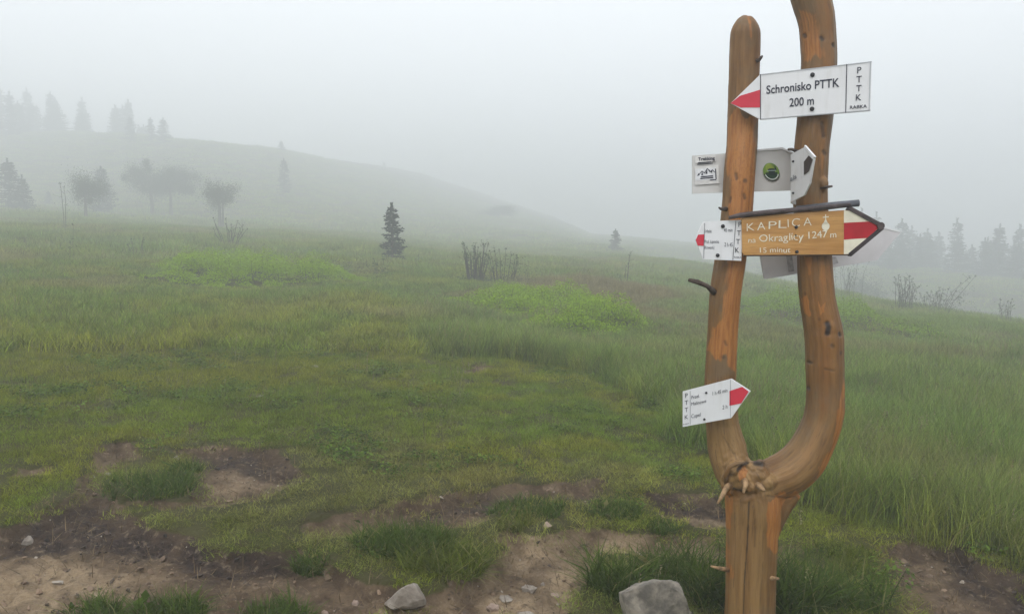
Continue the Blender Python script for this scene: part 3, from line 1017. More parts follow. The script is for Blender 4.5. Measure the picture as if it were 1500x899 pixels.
# ------------------------------------------------------------------ tufts of grass on the bare soil
MAT_TUFT = leaf_mat("tuft_blade", (.062, .100, .013), .35, False, .5, 1.5)
MAT_TUFT2 = leaf_mat("tuft_blade_olive", (.105, .130, .018), .35, False, .5, 1.4)
def grass_tuft(px, py, wpx, hpx, nb, lean, seed, label, mat=MAT_TUFT, wid=.0042, flat=.55):
    g = G(px, py)
    g[2] = float(ground_h(g[:1], g[1:2])[0])
    m = math.hypot(g[0], g[1]) / F
    R, H = wpx / 2 * m, hpx * 1.35 * m
    v, q, bv = tuft(int(nb * 1.5), R * .85, H * .5, H * 1.35, wid, lean, .85, seed, 4)
    an = np.arctan2(v[:, 1], v[:, 0])
    v[:, :2] *= (.72 + .75 * vnoise(an * 1.4 + seed * 7, an * 0 + seed, 3))[:, None]
    v[:, 1] *= flat * 1.4
    t = prop(link("grass_tuft", np_mesh("grass_tuft", v, q, mat, False, {'bv': bv}), loc=tuple(g)), label, "grass tuft", "grass tufts on the bare soil")
    return t
grass_tuft(146, 880, 70, 26, 420, .65, 1, "leftmost small grass tuft on the soil at the bottom edge")
grass_tuft(250, 878, 84, 30, 520, .65, 2, "second grass tuft from the left at the bottom edge")
grass_tuft(396, 886, 105, 24, 620, .75, 3, "wide low grass tuft at the bottom edge, left of the grey stone")
grass_tuft(458, 822, 60, 28, 380, .6, 4, "dark grass tuft at the tip of the worn soil left of centre")
grass_tuft(225, 716, 120, 18, 900, .6, 5, "grass island inside the bare ring on the left")
grass_tuft(272, 690, 50, 12, 300, .6, 6, "thin grass cover joining the island in the bare ring")
grass_tuft(600, 806, 165, 34, 1800, .7, 7, "large lush grass hummock left of the sandy ground", flat=.45)
grass_tuft(645, 835, 120, 32, 1100, .75, 8, "front of the lush grass hummock above the grey stone", MAT_TUFT2)
grass_tuft(775, 754, 120, 16, 700, .7, 9, "grass cushion under the dark peat edge in the middle")
grass_tuft(752, 772, 60, 10, 420, .7, 10, "small grass cushion at the top of the sandy ground", MAT_TUFT2)
grass_tuft(905, 752, 90, 18, 620, .65, 11, "grass tuft right of the dark peat edge")
grass_tuft(958, 776, 60, 12, 300, .7, 12, "low grass between the tuft and the signpost")
grass_tuft(900, 872, 80, 56, 300, .55, 13, "long-bladed grass left of the big rock", wid=.0055)
grass_tuft(985, 848, 120, 46, 420, .5, 14, "long grass behind the big rock", wid=.005)
grass_tuft(1040, 885, 70, 60, 330, .45, 15, "dark long grass between the big rock and the signpost", wid=.0055)
grass_tuft(1150, 890, 90, 62, 420, .45, 16, "long grass at the right foot of the signpost", wid=.0055)
grass_tuft(1215, 882, 130, 40, 800, .6, 17, "grass clump on the right of the signpost foot")
grass_tuft(1240, 845, 90, 20, 520, .7, 18, "flattened grass beside the bare soil on the right", MAT_TUFT2)
grass_tuft(1225, 815, 90, 16, 420, .75, 19, "flattened olive grass behind the clump at the signpost foot", MAT_TUFT2)

# ------------------------------------------------------------------ stones
def stone_mat(name, lo, hi):
    m, n, b = new_mat(name)
    v = objvec(n)
    a, c = noise(n, v, 14, 6, .6), noise(n, v, 60, 5, .6)
    col = mixc(n, ramp(n, a, .38, .62), lo, hi)
    col = mixc(n, math_(n, 'MULTIPLY', ramp(n, c, .55, .75), .5), col, [x * .55 for x in lo])
    L(n, col, b.inputs['Base Color'])
    b.inputs['Roughness'].default_value = .85
    bump(n, b, math_(n, 'ADD', a, math_(n, 'MULTIPLY', c, .5)), .6, .012)
    return m
MAT_STONE = stone_mat("pale_stone", (.18, .15, .122), (.30, .265, .225))
MAT_ROCK = stone_mat("grey_rock", (.100, .088, .074), (.250, .218, .176))
MAT_RSTONE = stone_mat("reddish_stone", (.22, .155, .12), (.34, .26, .21))
def hull_stone(pts, mat, label, seed, amp=.006, sub=3, group="stones on the bare soil"):
    pts = np.array(pts)
    c = pts.mean(0)
    c[2] = pts[:, 2].min()
    bm = bmesh.new()
    for p in pts:
        bm.verts.new(tuple(p - c))
    r = bmesh.ops.convex_hull(bm, input=bm.verts)
    bmesh.ops.delete(bm, geom=list({g for g in r['geom_interior'] + r['geom_unused'] if isinstance(g, bmesh.types.BMVert)}), context='VERTS')
    size = np.ptp(pts, axis=0).max()
    bmesh.ops.bevel(bm, geom=list(bm.edges), offset=size * .018, segments=2, profile=.6, affect='EDGES')
    bmesh.ops.triangulate(bm, faces=bm.faces)
    for k in range(sub):
        le = [e for e in bm.edges if e.calc_length() > size * .06]
        if not le: break
        bmesh.ops.subdivide_edges(bm, edges=le, cuts=1, use_grid_fill=True)
        bmesh.ops.triangulate(bm, faces=[f for f in bm.faces if len(f.verts) > 4])
    bm.normal_update()
    co = np.array([v.co for v in bm.verts])
    nz = (fbm(co[:, 0] / size * 6 + co[:, 2] / size * 5, co[:, 1] / size * 6 + co[:, 2] / size * 3, seed) +
          .5 * fbm(co[:, 0] / size * 18, co[:, 2] / size * 18 + co[:, 1] / size * 9, seed + 4))
    for v, k in zip(bm.verts, nz):
        v.co += v.normal * k * amp * 2
    me = bpy.data.meshes.new("stone")
    bm.to_mesh(me)
    bm.free()
    me.polygons.foreach_set('use_smooth', np.ones(len(me.polygons), bool))
    me.materials.append(mat)
    return prop(link("stone", me, loc=tuple(map(float, c))), label, "stone", group)
def outline_stone(outl, Y, depth, mat, label, seed, amp=.006, back=.8, name=None):
    """a stone whose visible face has the traced outline, with real depth behind it"""
    f = [P(x, y, Y + .02 * math.sin(i * 2.1)) for i, (x, y) in enumerate(outl)]
    ctr = np.mean(f, 0)
    b = [ctr + (p - ctr) * np.array([back, 1, back]) + np.array([0, depth, -depth * .42]) for p in f]
    mid = [ctr + (p - ctr) * np.array([1.02, 1, .98]) + np.array([0, depth * .45, -depth * .19]) for p in f]
    o = hull_stone(f + mid + b, mat, label, seed, amp)
    if name: o.name = name
    return o
gY = lambda x, y: float(G(x, y)[1])
outline_stone([(912, 868), (930, 858), (962, 850), (985, 849), (997, 854), (1004, 872), (1014, 900), (1018, 930), (925, 930), (916, 895)], 2.86, .20, MAT_ROCK,
              "large grey rock in the long grass left of the signpost foot", 1, .008, name="rock")['category'] = "rock"
outline_stone([(562, 884), (572, 874), (588, 861), (604, 853), (609, 855), (621, 876), (622, 886), (600, 892), (575, 892)], gY(595, 884), .10, MAT_STONE,
              "pale angular stone in front of the lush grass hummock", 2, .004)
for i, (x, y, wpx, hpx, mt, lb) in enumerate([
        (771, 882, 34, 13, MAT_STONE, "flat oblong pale stone at the bottom of the sandy ground"),
        (722, 872, 22, 11, MAT_RSTONE, "small wedge-shaped reddish stone on the sandy ground"),
        (740, 857, 24, 7, MAT_STONE, "thin pale flake of stone on the sandy ground"),
        (776, 847, 26, 12, MAT_STONE, "broken pale stone in the middle of the sandy ground"),
        (795, 843, 8, 5, MAT_STONE, "tiny white stone beside the broken pale stone"),
        (813, 850, 20, 6, MAT_RSTONE, "low reddish stone right of the broken pale stone"),
        (722, 791, 10, 9, MAT_STONE, "white pebble at the upper left of the sandy ground"),
        (938, 817, 6, 5, MAT_STONE, "single white pebble on the sand left of the long grass"),
        (40, 781, 17, 11, MAT_STONE, "pale stone on the worn soil at the far left"),
        (158, 697, 12, 7, MAT_STONE, "small pale stone where the worn path starts on the left"),
        (258, 674, 8, 6, MAT_STONE, "small white stone at the rim of the bare ring"),
        (272, 676, 14, 5, MAT_STONE, "flat pale chip beside the small white stone at the ring"),
        (802, 775, 16, 7, MAT_RSTONE, "half-buried stone at the top of the sandy ground"),
        (476, 886, 14, 10, MAT_RSTONE, "dull stone at the bottom left of the pale angular stone"),
        (380, 579, 18, 5, MAT_STONE, "pale stone sunk in the turf on the left"),
        (462, 539, 12, 4, MAT_STONE, "far pale stone showing in the meadow left of centre"),
        (520, 873, 12, 7, MAT_RSTONE, "brown stone left of the pale angular stone")]):
    g = G(x, y)
    g[2] = float(ground_h(g[:1], g[1:2])[0])
    m = math.hypot(g[0], g[1]) / F
    rng = np.random.default_rng(500 + i)
    pts = rng.normal(0, 1, (26, 3))
    pts /= np.linalg.norm(pts, axis=1, keepdims=True)
    pts = pts * rng.uniform(.75, 1.1, (26, 1)) * np.array([wpx / 2 * m, wpx / 2 * m * rng.uniform(.6, .9), hpx * m * .75])
    ca, sa = math.cos(.5 * rng.normal()), math.sin(.25)
    hull_stone(pts + g + np.array([0, 0, hpx * m * .25]), mt, lb, 20 + i, .12 * hpx * m, 2)

# ------------------------------------------------------------------ the forked signpost
PY = 3.10                                         # depth of the stem
def limb(pts):
    """(px, py, half width px, depth) -> world centres, radii"""
    return [P(a, b, d) for a, b, c, d in pts], [c * d / F for a, b, c, d in pts]
STEM = [(1094, 990, 40, PY), (1096, 930, 38, PY), (1099, 880, 37, PY), (1100, 830, 37, PY), (1101, 780, 38, PY), (1103, 745, 40, PY), (1100, 715, 39, PY), (1090, 695, 33, PY)]
LEFT = [(1100, 722, 30, PY), (1082, 700, 29, PY + .01), (1070, 675, 28, PY + .02), (1064, 652, 27.5, PY + .03), (1058, 620, 23.5, PY + .03), (1055, 580, 22.5, PY + .03), (1055, 535, 22, PY + .03), (1059, 473, 21.5, PY + .03), (1064, 420, 22.5, PY + .03),
        (1071, 374, 22, PY + .04), (1079.5, 307, 22, PY + .05), (1085.5, 227, 21.5, PY + .08), (1087, 187, 21.5, PY + .10), (1090, 93, 21.5, PY + .11), (1091.5, 50, 20.5, PY + .11),
        (1093, 36, 16.5, PY + .11), (1095, 27, 10, PY + .11), (1096, 24, 3, PY + .11)]
RIGHT = [(1098, 722, 33, PY), (1112, 712, 33, PY), (1132, 702, 32, PY), (1157, 690, 33, PY), (1178, 671, 32, PY), (1193, 645, 29.5, PY), (1204, 615, 27.5, PY), (1208, 580, 26.8, PY), (1208, 527, 26.8, PY), (1206, 487, 27.2, PY), (1197, 435, 24.6, PY),
         (1193, 376, 24.3, PY), (1188, 301, 23.6, PY), (1187.5, 253, 24, PY), (1189, 215, 24, PY), (1193, 178, 24.2, PY), (1198, 120, 24.5, PY), (1199, 80, 24.2, PY), (1196, 35, 24.5, PY),
         (1188.5, 0, 26.5, PY), (1180, -35, 27, PY), (1175, -80, 26, PY), (1174, -120, 22, PY), (1174, -128, 12, PY)]
def smooth_path(c, r, n=8):
    c, r = np.array(c), np.array(r)
    out, rr = [], []
    for i in range(len(c) - 1):
        p0, p1, p2, p3 = c[max(i - 1, 0)], c[i], c[i + 1], c[min(i + 2, len(c) - 1)]
        for k in range(n):
            t = k / n
            out.append(.5 * (2 * p1 + (p2 - p0) * t + (2 * p0 - 5 * p1 + 4 * p2 - p3) * t * t + (3 * p1 - p0 - 3 * p2 + p3) * t ** 3))
            rr.append(r[i] * (1 - t) + r[i + 1] * t)
    out.append(c[-1]); rr.append(r[-1])
    return np.array(out), np.array(rr)
def post_material():
    m, n, b = new_mat("peeled_wood")
    gv = attr(n, 'grain', 'GEOMETRY', 'Vector')
    wv = objvec(n)
    g1, g2, g3 = noise(n, gv, 34, 6, .65), noise(n, gv, 105, 5, .6), noise(n, wv, 7, 5, .6)
    g4 = noise(n, gv, 10, 4, .55)
    g5 = noise(n, gv, 260, 4, .6)
    base = mixc(n, ramp(n, g1, .3, .7), (.118, .055, .016), (.235, .125, .042))
    base = mixc(n, ramp(n, g3, .42, .68), base, (.150, .096, .048))
    base = mixc(n, math_(n, 'MULTIPLY', ramp(n, g4, .48, .70), .7), base, (.235, .098, .024))
    gold = mixc(n, attr(n, 'pale'), base, mixc(n, ramp(n, g1, .3, .7), (.180, .098, .032), (.285, .172, .068)))
    om = math_(n, 'ADD', attr(n, 'orange'), math_(n, 'MULTIPLY', math_(n, 'SUBTRACT', g1, .5), 1.2))
    om = math_(n, 'ADD', om, math_(n, 'MULTIPLY', math_(n, 'SUBTRACT', g3, .5), 1.2))
    orange = mixc(n, ramp(n, g2, .3, .7), (.245, .085, .018), (.430, .185, .048))
    col = mixc(n, math_(n, 'MULTIPLY', ramp(n, om, .22, .78), .92), gold, orange)
    col = mixc(n, math_(n, 'MULTIPLY', ramp(n, g2, .55, .72), .65), col, (.070, .036, .018))
    col = mixc(n, math_(n, 'MULTIPLY', ramp(n, g5, .55, .75), .5), col, (.080, .044, .022))
    vor = n.nodes.new('ShaderNodeTexVoronoi')       # scattered small knots
    vor.inputs['Scale'].default_value = 9.0
    L(n, wv, vor.inputs['Vector'])
    kn = math_(n, 'MULTIPLY', math_(n, 'SUBTRACT', 1.0, ramp(n, vor.outputs['Distance'], .04, .13)), math_(n, 'MULTIPLY', ramp(n, noise(n, wv, 4.3, 2), .50, .58), .8))
    col = mixc(n, kn, col, (.055, .028, .015))
    col = mixc(n, attr(n, 'crack'), col, (.022, .014, .010))
    L(n, col, b.inputs['Base Color'])
    b.inputs['Roughness'].default_value = .52
    b.inputs['Specular IOR Level'].default_value = .3
    h = math_(n, 'ADD', math_(n, 'MULTIPLY', g1, .5), math_(n, 'ADD', math_(n, 'MULTIPLY', g2, .5), math_(n, 'MULTIPLY', g5, .3)))
    bump(n, b, h, .55, .006)
    return m
MAT_POST = post_material()
def build_post():
    rng = np.random.default_rng(9)
    paths = []
    mb = MB()
    for pts in (STEM, LEFT, RIGHT):
        c, r = smooth_path(*limb(pts))
        s = np.concatenate([[0], np.cumsum(np.linalg.norm(np.diff(c, axis=0), axis=1))])
        k = len(paths)
        r = r * (1 + .035 * (fbm(s * 9, s * 0 + k * 5, 200 + k)))
        c = c + np.stack([fbm(s * 6, s * 0 + k, 210) * .006, fbm(s * 5, s * 0 + k, 211) * .012, s * 0], 1)
        paths.append((c, r, s))
        mb.tube(c, r, 28)
    c, r = smooth_path(*limb([(1112, 815, 12, PY), (1124, 778, 18, PY), (1137, 748, 19, PY), (1156, 716, 19, PY)]))
    mb.tube(c, r, 20)
    # gnarled knob at the fork and swellings on the limbs
    def blob(px, py, d, rx, ry=None, rz=None):
        ry, rz = ry or rx, rz or rx
        bm = bmesh.new()
        bmesh.ops.create_icosphere(bm, subdivisions=3, radius=1.0)
        c = P(px, py, d)
        mb.add([(c[0] + v.co.x * rx, c[1] + v.co.y * ry, c[2] + v.co.z * rz) for v in bm.verts], [[v.index for v in f.verts] for f in bm.faces])
        bm.free()
    for a in [(1085, 697, 3.045, .062, .05, .055), (1104, 692, 3.04, .06, .05, .05), (1118, 705, 3.035, .055, .045, .04), (1068, 706, 3.06, .035, .04, .055),
              (1098, 712, 3.02, .05, .035, .03), (1074, 684, 3.025, .026, .03, .034), (1084, 679, 3.02, .03, .02, .014), (1070, 715, 3.05, .022), (1092, 707, 3.01, .022),
              (1212, 480, 3.05, .035, .03, .05), (1112, 679, 3.03, .026, .025, .02), (1205, 270, 3.05, .02, .03, .03), (1130, 742, 3.095, .034, .05, .065)]:
        blob(*a)
    raw = mb.mesh("raw")
    tmp = bpy.data.objects.new("raw", raw)
    COL.objects.link(tmp)
    md = tmp.modifiers.new("r", 'REMESH')
    md.mode = 'VOXEL'
    md.voxel_size = .0046
    sm = tmp.modifiers.new("s", 'SMOOTH')
    sm.factor, sm.iterations = .5, 4
    dg = bpy.context.evaluated_depsgraph_get()
    me = bpy.data.meshes.new_from_object(tmp.evaluated_get(dg))
    bpy.data.objects.remove(tmp)
    n = len(me.vertices)
    co = np.empty(n * 3, np.float32); me.vertices.foreach_get('co', co); co = co.reshape(-1, 3).astype(float)
    no = np.empty(n * 3, np.float32); me.vertices.foreach_get('normal', no); no = no.reshape(-1, 3)
    best = np.full(n, 1e9)
    gr = np.zeros((n, 3))
    for k, (c, r, s) in enumerate(paths):
        step = 1
        tang = np.gradient(c, axis=0); tang /= np.linalg.norm(tang, axis=1, keepdims=True)
        for i0 in range(0, n, 8000):
            q = co[i0:i0 + 8000]
            D = np.linalg.norm(q[:, None, :] - c[None], axis=2)
            j = (D - r[None] * .5).argmin(1)
            dd = D[np.arange(len(q)), j] - r[j]
            o = q - c[j]
            side = np.cross(tang[j], np.array([0, 1., 0]))
            al = s[j] + (o * tang[j]).sum(1)
            g = np.stack([(o * side).sum(1), o[:, 1], al * .07 + k * 3], 1)
            up = dd < best[i0:i0 + 8000]
            best[i0:i0 + 8000][up] = dd[up]
            gr[i0:i0 + 8000][up] = g[up]
    # lengthwise furrows and dents
    ang = np.arctan2(gr[:, 1], gr[:, 0])
    disp = fbm(ang * 3.2 + 20, gr[:, 2] * 30, 220) * .007 + fbm(ang * 11, gr[:, 2] * 60, 221) * .0022
    px0 = to_px(co)
    knob = 1 - sstep(22, 58, np.hypot(px0[:, 0] - 1092, px0[:, 1] - 697))
    disp = disp + knob * (fbm(co[:, 0] * 26 + co[:, 1] * 17, co[:, 2] * 30, 224) * .015 + fbm(co[:, 0] * 70, co[:, 2] * 70 + co[:, 1] * 40, 225) * .009)
    co2 = co + no * disp[:, None]
    px = to_px(co)
    def region(pts, soft):
        p = np.array(pts, float)
        wx = px[:, 0] + fbm(px[:, 0] / 14, px[:, 1] / 40, 230) * 22
        wy = px[:, 1] + fbm(px[:, 0] / 14, px[:, 1] / 40, 231) * 40
        return sstep(-soft, soft, sdf(p, wx, wy))
    org = np.zeros(n)
    for pts, s, kk in [
        ([(1072, 170), (1110, 165), (1108, 300), (1098, 380), (1090, 440), (1082, 548), (1068, 525), (1050, 520), (1034, 516), (1038, 474), (1058, 462), (1062, 400), (1062, 330), (1066, 240)], 6, .95),
        ([(1090, 26), (1101, 30), (1100, 60), (1093, 55)], 3, .7),
        ([(1240, 560), (1238, 610), (1222, 668), (1192, 712), (1150, 735), (1160, 722), (1195, 695), (1214, 655), (1228, 600)], 4, 1.),
        ([(1122, 736), (1150, 728), (1146, 775), (1142, 815), (1126, 800), (1118, 762)], 4, 1.),
        ([(1058, 728), (1072, 730), (1072, 765), (1060, 772)], 3, .9),
        ([(1183, 372), (1190, 374), (1192, 408), (1186, 405)], 2, .9), ([(1200, 434), (1212, 436), (1210, 450), (1202, 447)], 3, 1.),
        ([(1168, 425), (1180, 425), (1184, 458), (1174, 460)], 3, .85), ([(1174, 8), (1200, 20), (1204, 88), (1178, 90)], 5, .55),
        ([(1188, 180), (1212, 190), (1205, 240), (1190, 230)], 4, .35), ([(1190, 380), (1222, 376), (1222, 430), (1196, 430)], 6, .3),
        ([(1062, 800), (1070, 800), (1066, 895), (1060, 895)], 3, .5), ([(1085, 685), (1096, 690), (1092, 705), (1084, 702)], 2, .9)]:
        org = np.maximum(org, region(pts, s) * kk)
    pale = np.maximum(region([(1030, 615), (1090, 615), (1112, 690), (1150, 690), (1140, 725), (1050, 720)], 8), region([(1060, 735), (1125, 735), (1120, 940), (1055, 940)], 10) * .75)
    pale = np.maximum(pale, region([(1160, 640), (1215, 600), (1190, 700), (1130, 720)], 10) * .45)
    crack = np.zeros(n)
    front = co[:, 1] < 3.12
    def line(pts, wd, k=1.):
        nonlocal crack
        p = np.array(pts, float)
        d = np.full(n, 1e9)
        for a, b in zip(p[:-1], p[1:]):
            e = b - a
            t = np.clip(((px - a) @ e) / (e @ e), 0, 1)
            d = np.minimum(d, np.linalg.norm(px - a - t[:, None] * e, axis=1))
        crack = np.maximum(crack, np.where(front, (1 - sstep(wd * .5, wd * 1.4, d)) * k, 0))
    line([(1097, 735), (1095, 790), (1091, 840), (1088, 930)], 0.9, .85)
    line([(1103, 740), (1106, 770), (1105, 800)], .8, .5); line([(1118, 770), (1117, 830), (1113, 890)], .6, .4); line([(1076, 750), (1077, 800), (1074, 860)], .6, .35)
    line([(1212, 474), (1214, 480), (1212, 488)], 4.2)
    line([(1081, 688), (1088, 682), (1094, 677)], 3.0, .95); line([(1107, 677), (1116, 679)], 4.5, .95)
    line([(1075, 716), (1092, 720)], 2.2, .6); line([(1124, 726), (1150, 729), (1166, 727)], 1.4, .45)
    line([(1075, 98), (1074, 135)], 2, .6); line([(1203, 55), (1205, 58)], 3, .8); line([(1178, 52), (1179, 54)], 3, .7); line([(1220, 65), (1221, 68)], 2, .8)
    line([(1204, 180), (1206, 200)], 3, .7); line([(1206, 222), (1208, 225)], 3, .7); line([(1184, 530), (1188, 531)], 2.5, .7); line([(1230, 488), (1231, 491)], 2.5, .9)
    line([(1208, 540), (1222, 543)], 1.2, .5); line([(1219, 506), (1220, 507)], 3, .6); line([(1183, 568), (1184, 569)], 3, .7); line([(1060, 640), (1075, 665)], 1., .45)
    line([(1078, 255), (1079, 262)], 2.5, .6); line([(1090, 285), (1091, 290)], 2.5, .6); line([(1070, 290), (1069, 296)], 2, .6); line([(1062, 500), (1064, 505)], 2, .5)
    co2 -= no * (crack * .004)[:, None]
    base = P(1097, 905, PY)
    co2 -= base
    me.vertices.foreach_set('co', co2.astype(np.float32).ravel())
    for nm, v in (('orange', org), ('pale', pale), ('crack', crack)):
        me.attributes.new(nm, 'FLOAT', 'POINT').data.foreach_set('value', v.astype(np.float32))
    me.attributes.new('grain', 'FLOAT_VECTOR', 'POINT').data.foreach_set('vector', gr.astype(np.float32).ravel())
    me.polygons.foreach_set('use_smooth', np.ones(len(me.polygons), bool))
    me.materials.clear()
    me.materials.append(MAT_POST)
    me.update()
    t = thing("forked_signpost", base, "tall forked post of peeled orange-brown trunk carrying the trail signs", "signpost")
    link("trunk", me, t)
    dark = plain_mat("dead_branch", (.075, .055, .045), .8, .35, 60, .5)
    cut = plain_mat("broken_wood", (.27, .17, .088), .7, .45, 45, .5)
    def stub(pts, r, mat, name="branch_stub"):
        m2 = MB()
        w = [P(a, b, d) for a, b, d in pts]
        m2.tube(w, r, 8)
        o = link(name, m2.mesh(name, mat, True, base), t)
        return o
    stub([(1106, 90, 3.17), (1112, 88, 3.15), (1115, 84, 3.14), (1117, 82, 3.14)], [.010, .007, .006, .003], dark)
    stub([(1064, 306, 3.12), (1056, 306, 3.10), (1053, 304, 3.09)], [.009, .006, .003], dark)
    stub([(1202, 275, 3.04), (1210, 274, 3.02), (1219, 273, 3.0)], [.008, .006, .004], dark)
    stub([(1168, 222, 3.06), (1160, 219, 3.04), (1155, 219, 3.03)], [.008, .006, .005], dark)
    stub([(1046, 428, 3.10), (1036, 419, 3.08), (1022, 413, 3.07), (1009, 410, 3.06)], [.014, .009, .010, .007], dark)['label'] = "weathered curved branch stub"
    stub([(1066, 834, 3.08), (1055, 832, 3.05), (1042, 829, 3.02)], [.011, .008, .004], cut)
    stub([(1118, 850, 3.05), (1130, 846, 3.02), (1141, 847, 3.0)], [.014, .010, .005], cut)
    stub([(1070, 706, 3.04), (1062, 718, 3.01), (1056, 729, 2.995), (1051, 737, 2.99)], [.015, .011, .008, .004], cut)['label'] = "longest pale peg at the fork"
    stub([(1090, 702, 3.01), (1092, 709, 2.965), (1089, 721, 2.945)], [.015, .011, .005], cut)
    stub([(1107, 708, 3.02), (1114, 713, 2.955), (1121, 719, 2.935)], [.016, .011, .004], cut)
    # curled lip of bark over the fork
    stub([(1064, 708, 3.04), (1063, 696, 3.02), (1069, 684, 3.005), (1078, 679, 2.998), (1089, 677, 3.0)], [.009, .011, .010, .008, .005], MAT_POST, "bark_lip")
    return t
build_post()

# ------------------------------------------------------------------ signs
def sign_paint(name, col, grime):
    m, n, b = new_mat(name)
    v = objvec(n)
    mp = n.nodes.new('ShaderNodeMapping')
    mp.inputs['Scale'].default_value = (30, 30, 5)
    L(n, v, mp.inputs['Vector'])
    a, s_ = noise(n, v, 9, 5, .6), noise(n, mp.outputs[0], 1.0, 5, .6)
    c = mixc(n, ramp(n, a, .3, .75), col, [x * .93 for x in col])
    c = mixc(n, math_(n, 'MULTIPLY', ramp(n, s_, .52, .78), grime), c, (.42, .40, .36))
    L(n, c, b.inputs['Base Color'])
    b.inputs['Roughness'].default_value = .4
    b.inputs['Specular IOR Level'].default_value = .4
    bump(n, b, a, .12, .004)
    return m
MAT_WHITE = sign_paint("white_sign_paint", (.74, .745, .76), .22)
MAT_WHITE2 = sign_paint("white_sign_paint_weathered", (.66, .665, .67), .45)
MAT_BACK = plain_mat("grey_sign_back", (.60, .59, .575), .5, .06, 8, 0, .4)
MAT_RED = plain_mat("red_trail_paint", (.56, .035, .060), .4, .05, 12)
MAT_RED2 = plain_mat("dark_red_trail_paint", (.40, .012, .022), .4, .12, 20)
MAT_INK = plain_mat("navy_ink", (.022, .024, .045), .5, .1)
MAT_INK2 = plain_mat("faded_grey_ink", (.16, .165, .20), .5, .1)
MAT_BLACK = plain_mat("black_trail_paint", (.035, .028, .026), .4, .15, 20)
MAT_BOLT = plain_mat("dark_bolt", (.018, .018, .022), .4, .2, 60)
MAT_CREAM = plain_mat("cream_paint", (.70, .66, .53), .55, .08, 25)
MAT_WEATH = plain_mat("weathered_batten", (.062, .046, .046), .6, .45, 26, .5)
_fonts = {}
def text_geo(s, bold=0.0, spacing=1.0):
    cu = bpy.data.curves.new("lettering", 'FONT')
    cu.body = s
    cu.size = 1.0
    cu.align_x = 'LEFT'
    cu.offset = bold
    cu.space_character = spacing
    cu.resolution_u = 3
    o = bpy.data.objects.new("lettering", cu)
    COL.objects.link(o)
    dg = bpy.context.evaluated_depsgraph_get()
    me = bpy.data.meshes.new_from_object(o.evaluated_get(dg))
    v = np.array([tuple(x.co[:2]) for x in me.vertices]) if len(me.vertices) else np.zeros((0, 2))
    f = [list(p.vertices) for p in me.polygons]
    bpy.data.objects.remove(o)
    bpy.data.meshes.remove(me)
    bpy.data.curves.remove(cu)
    return v, f
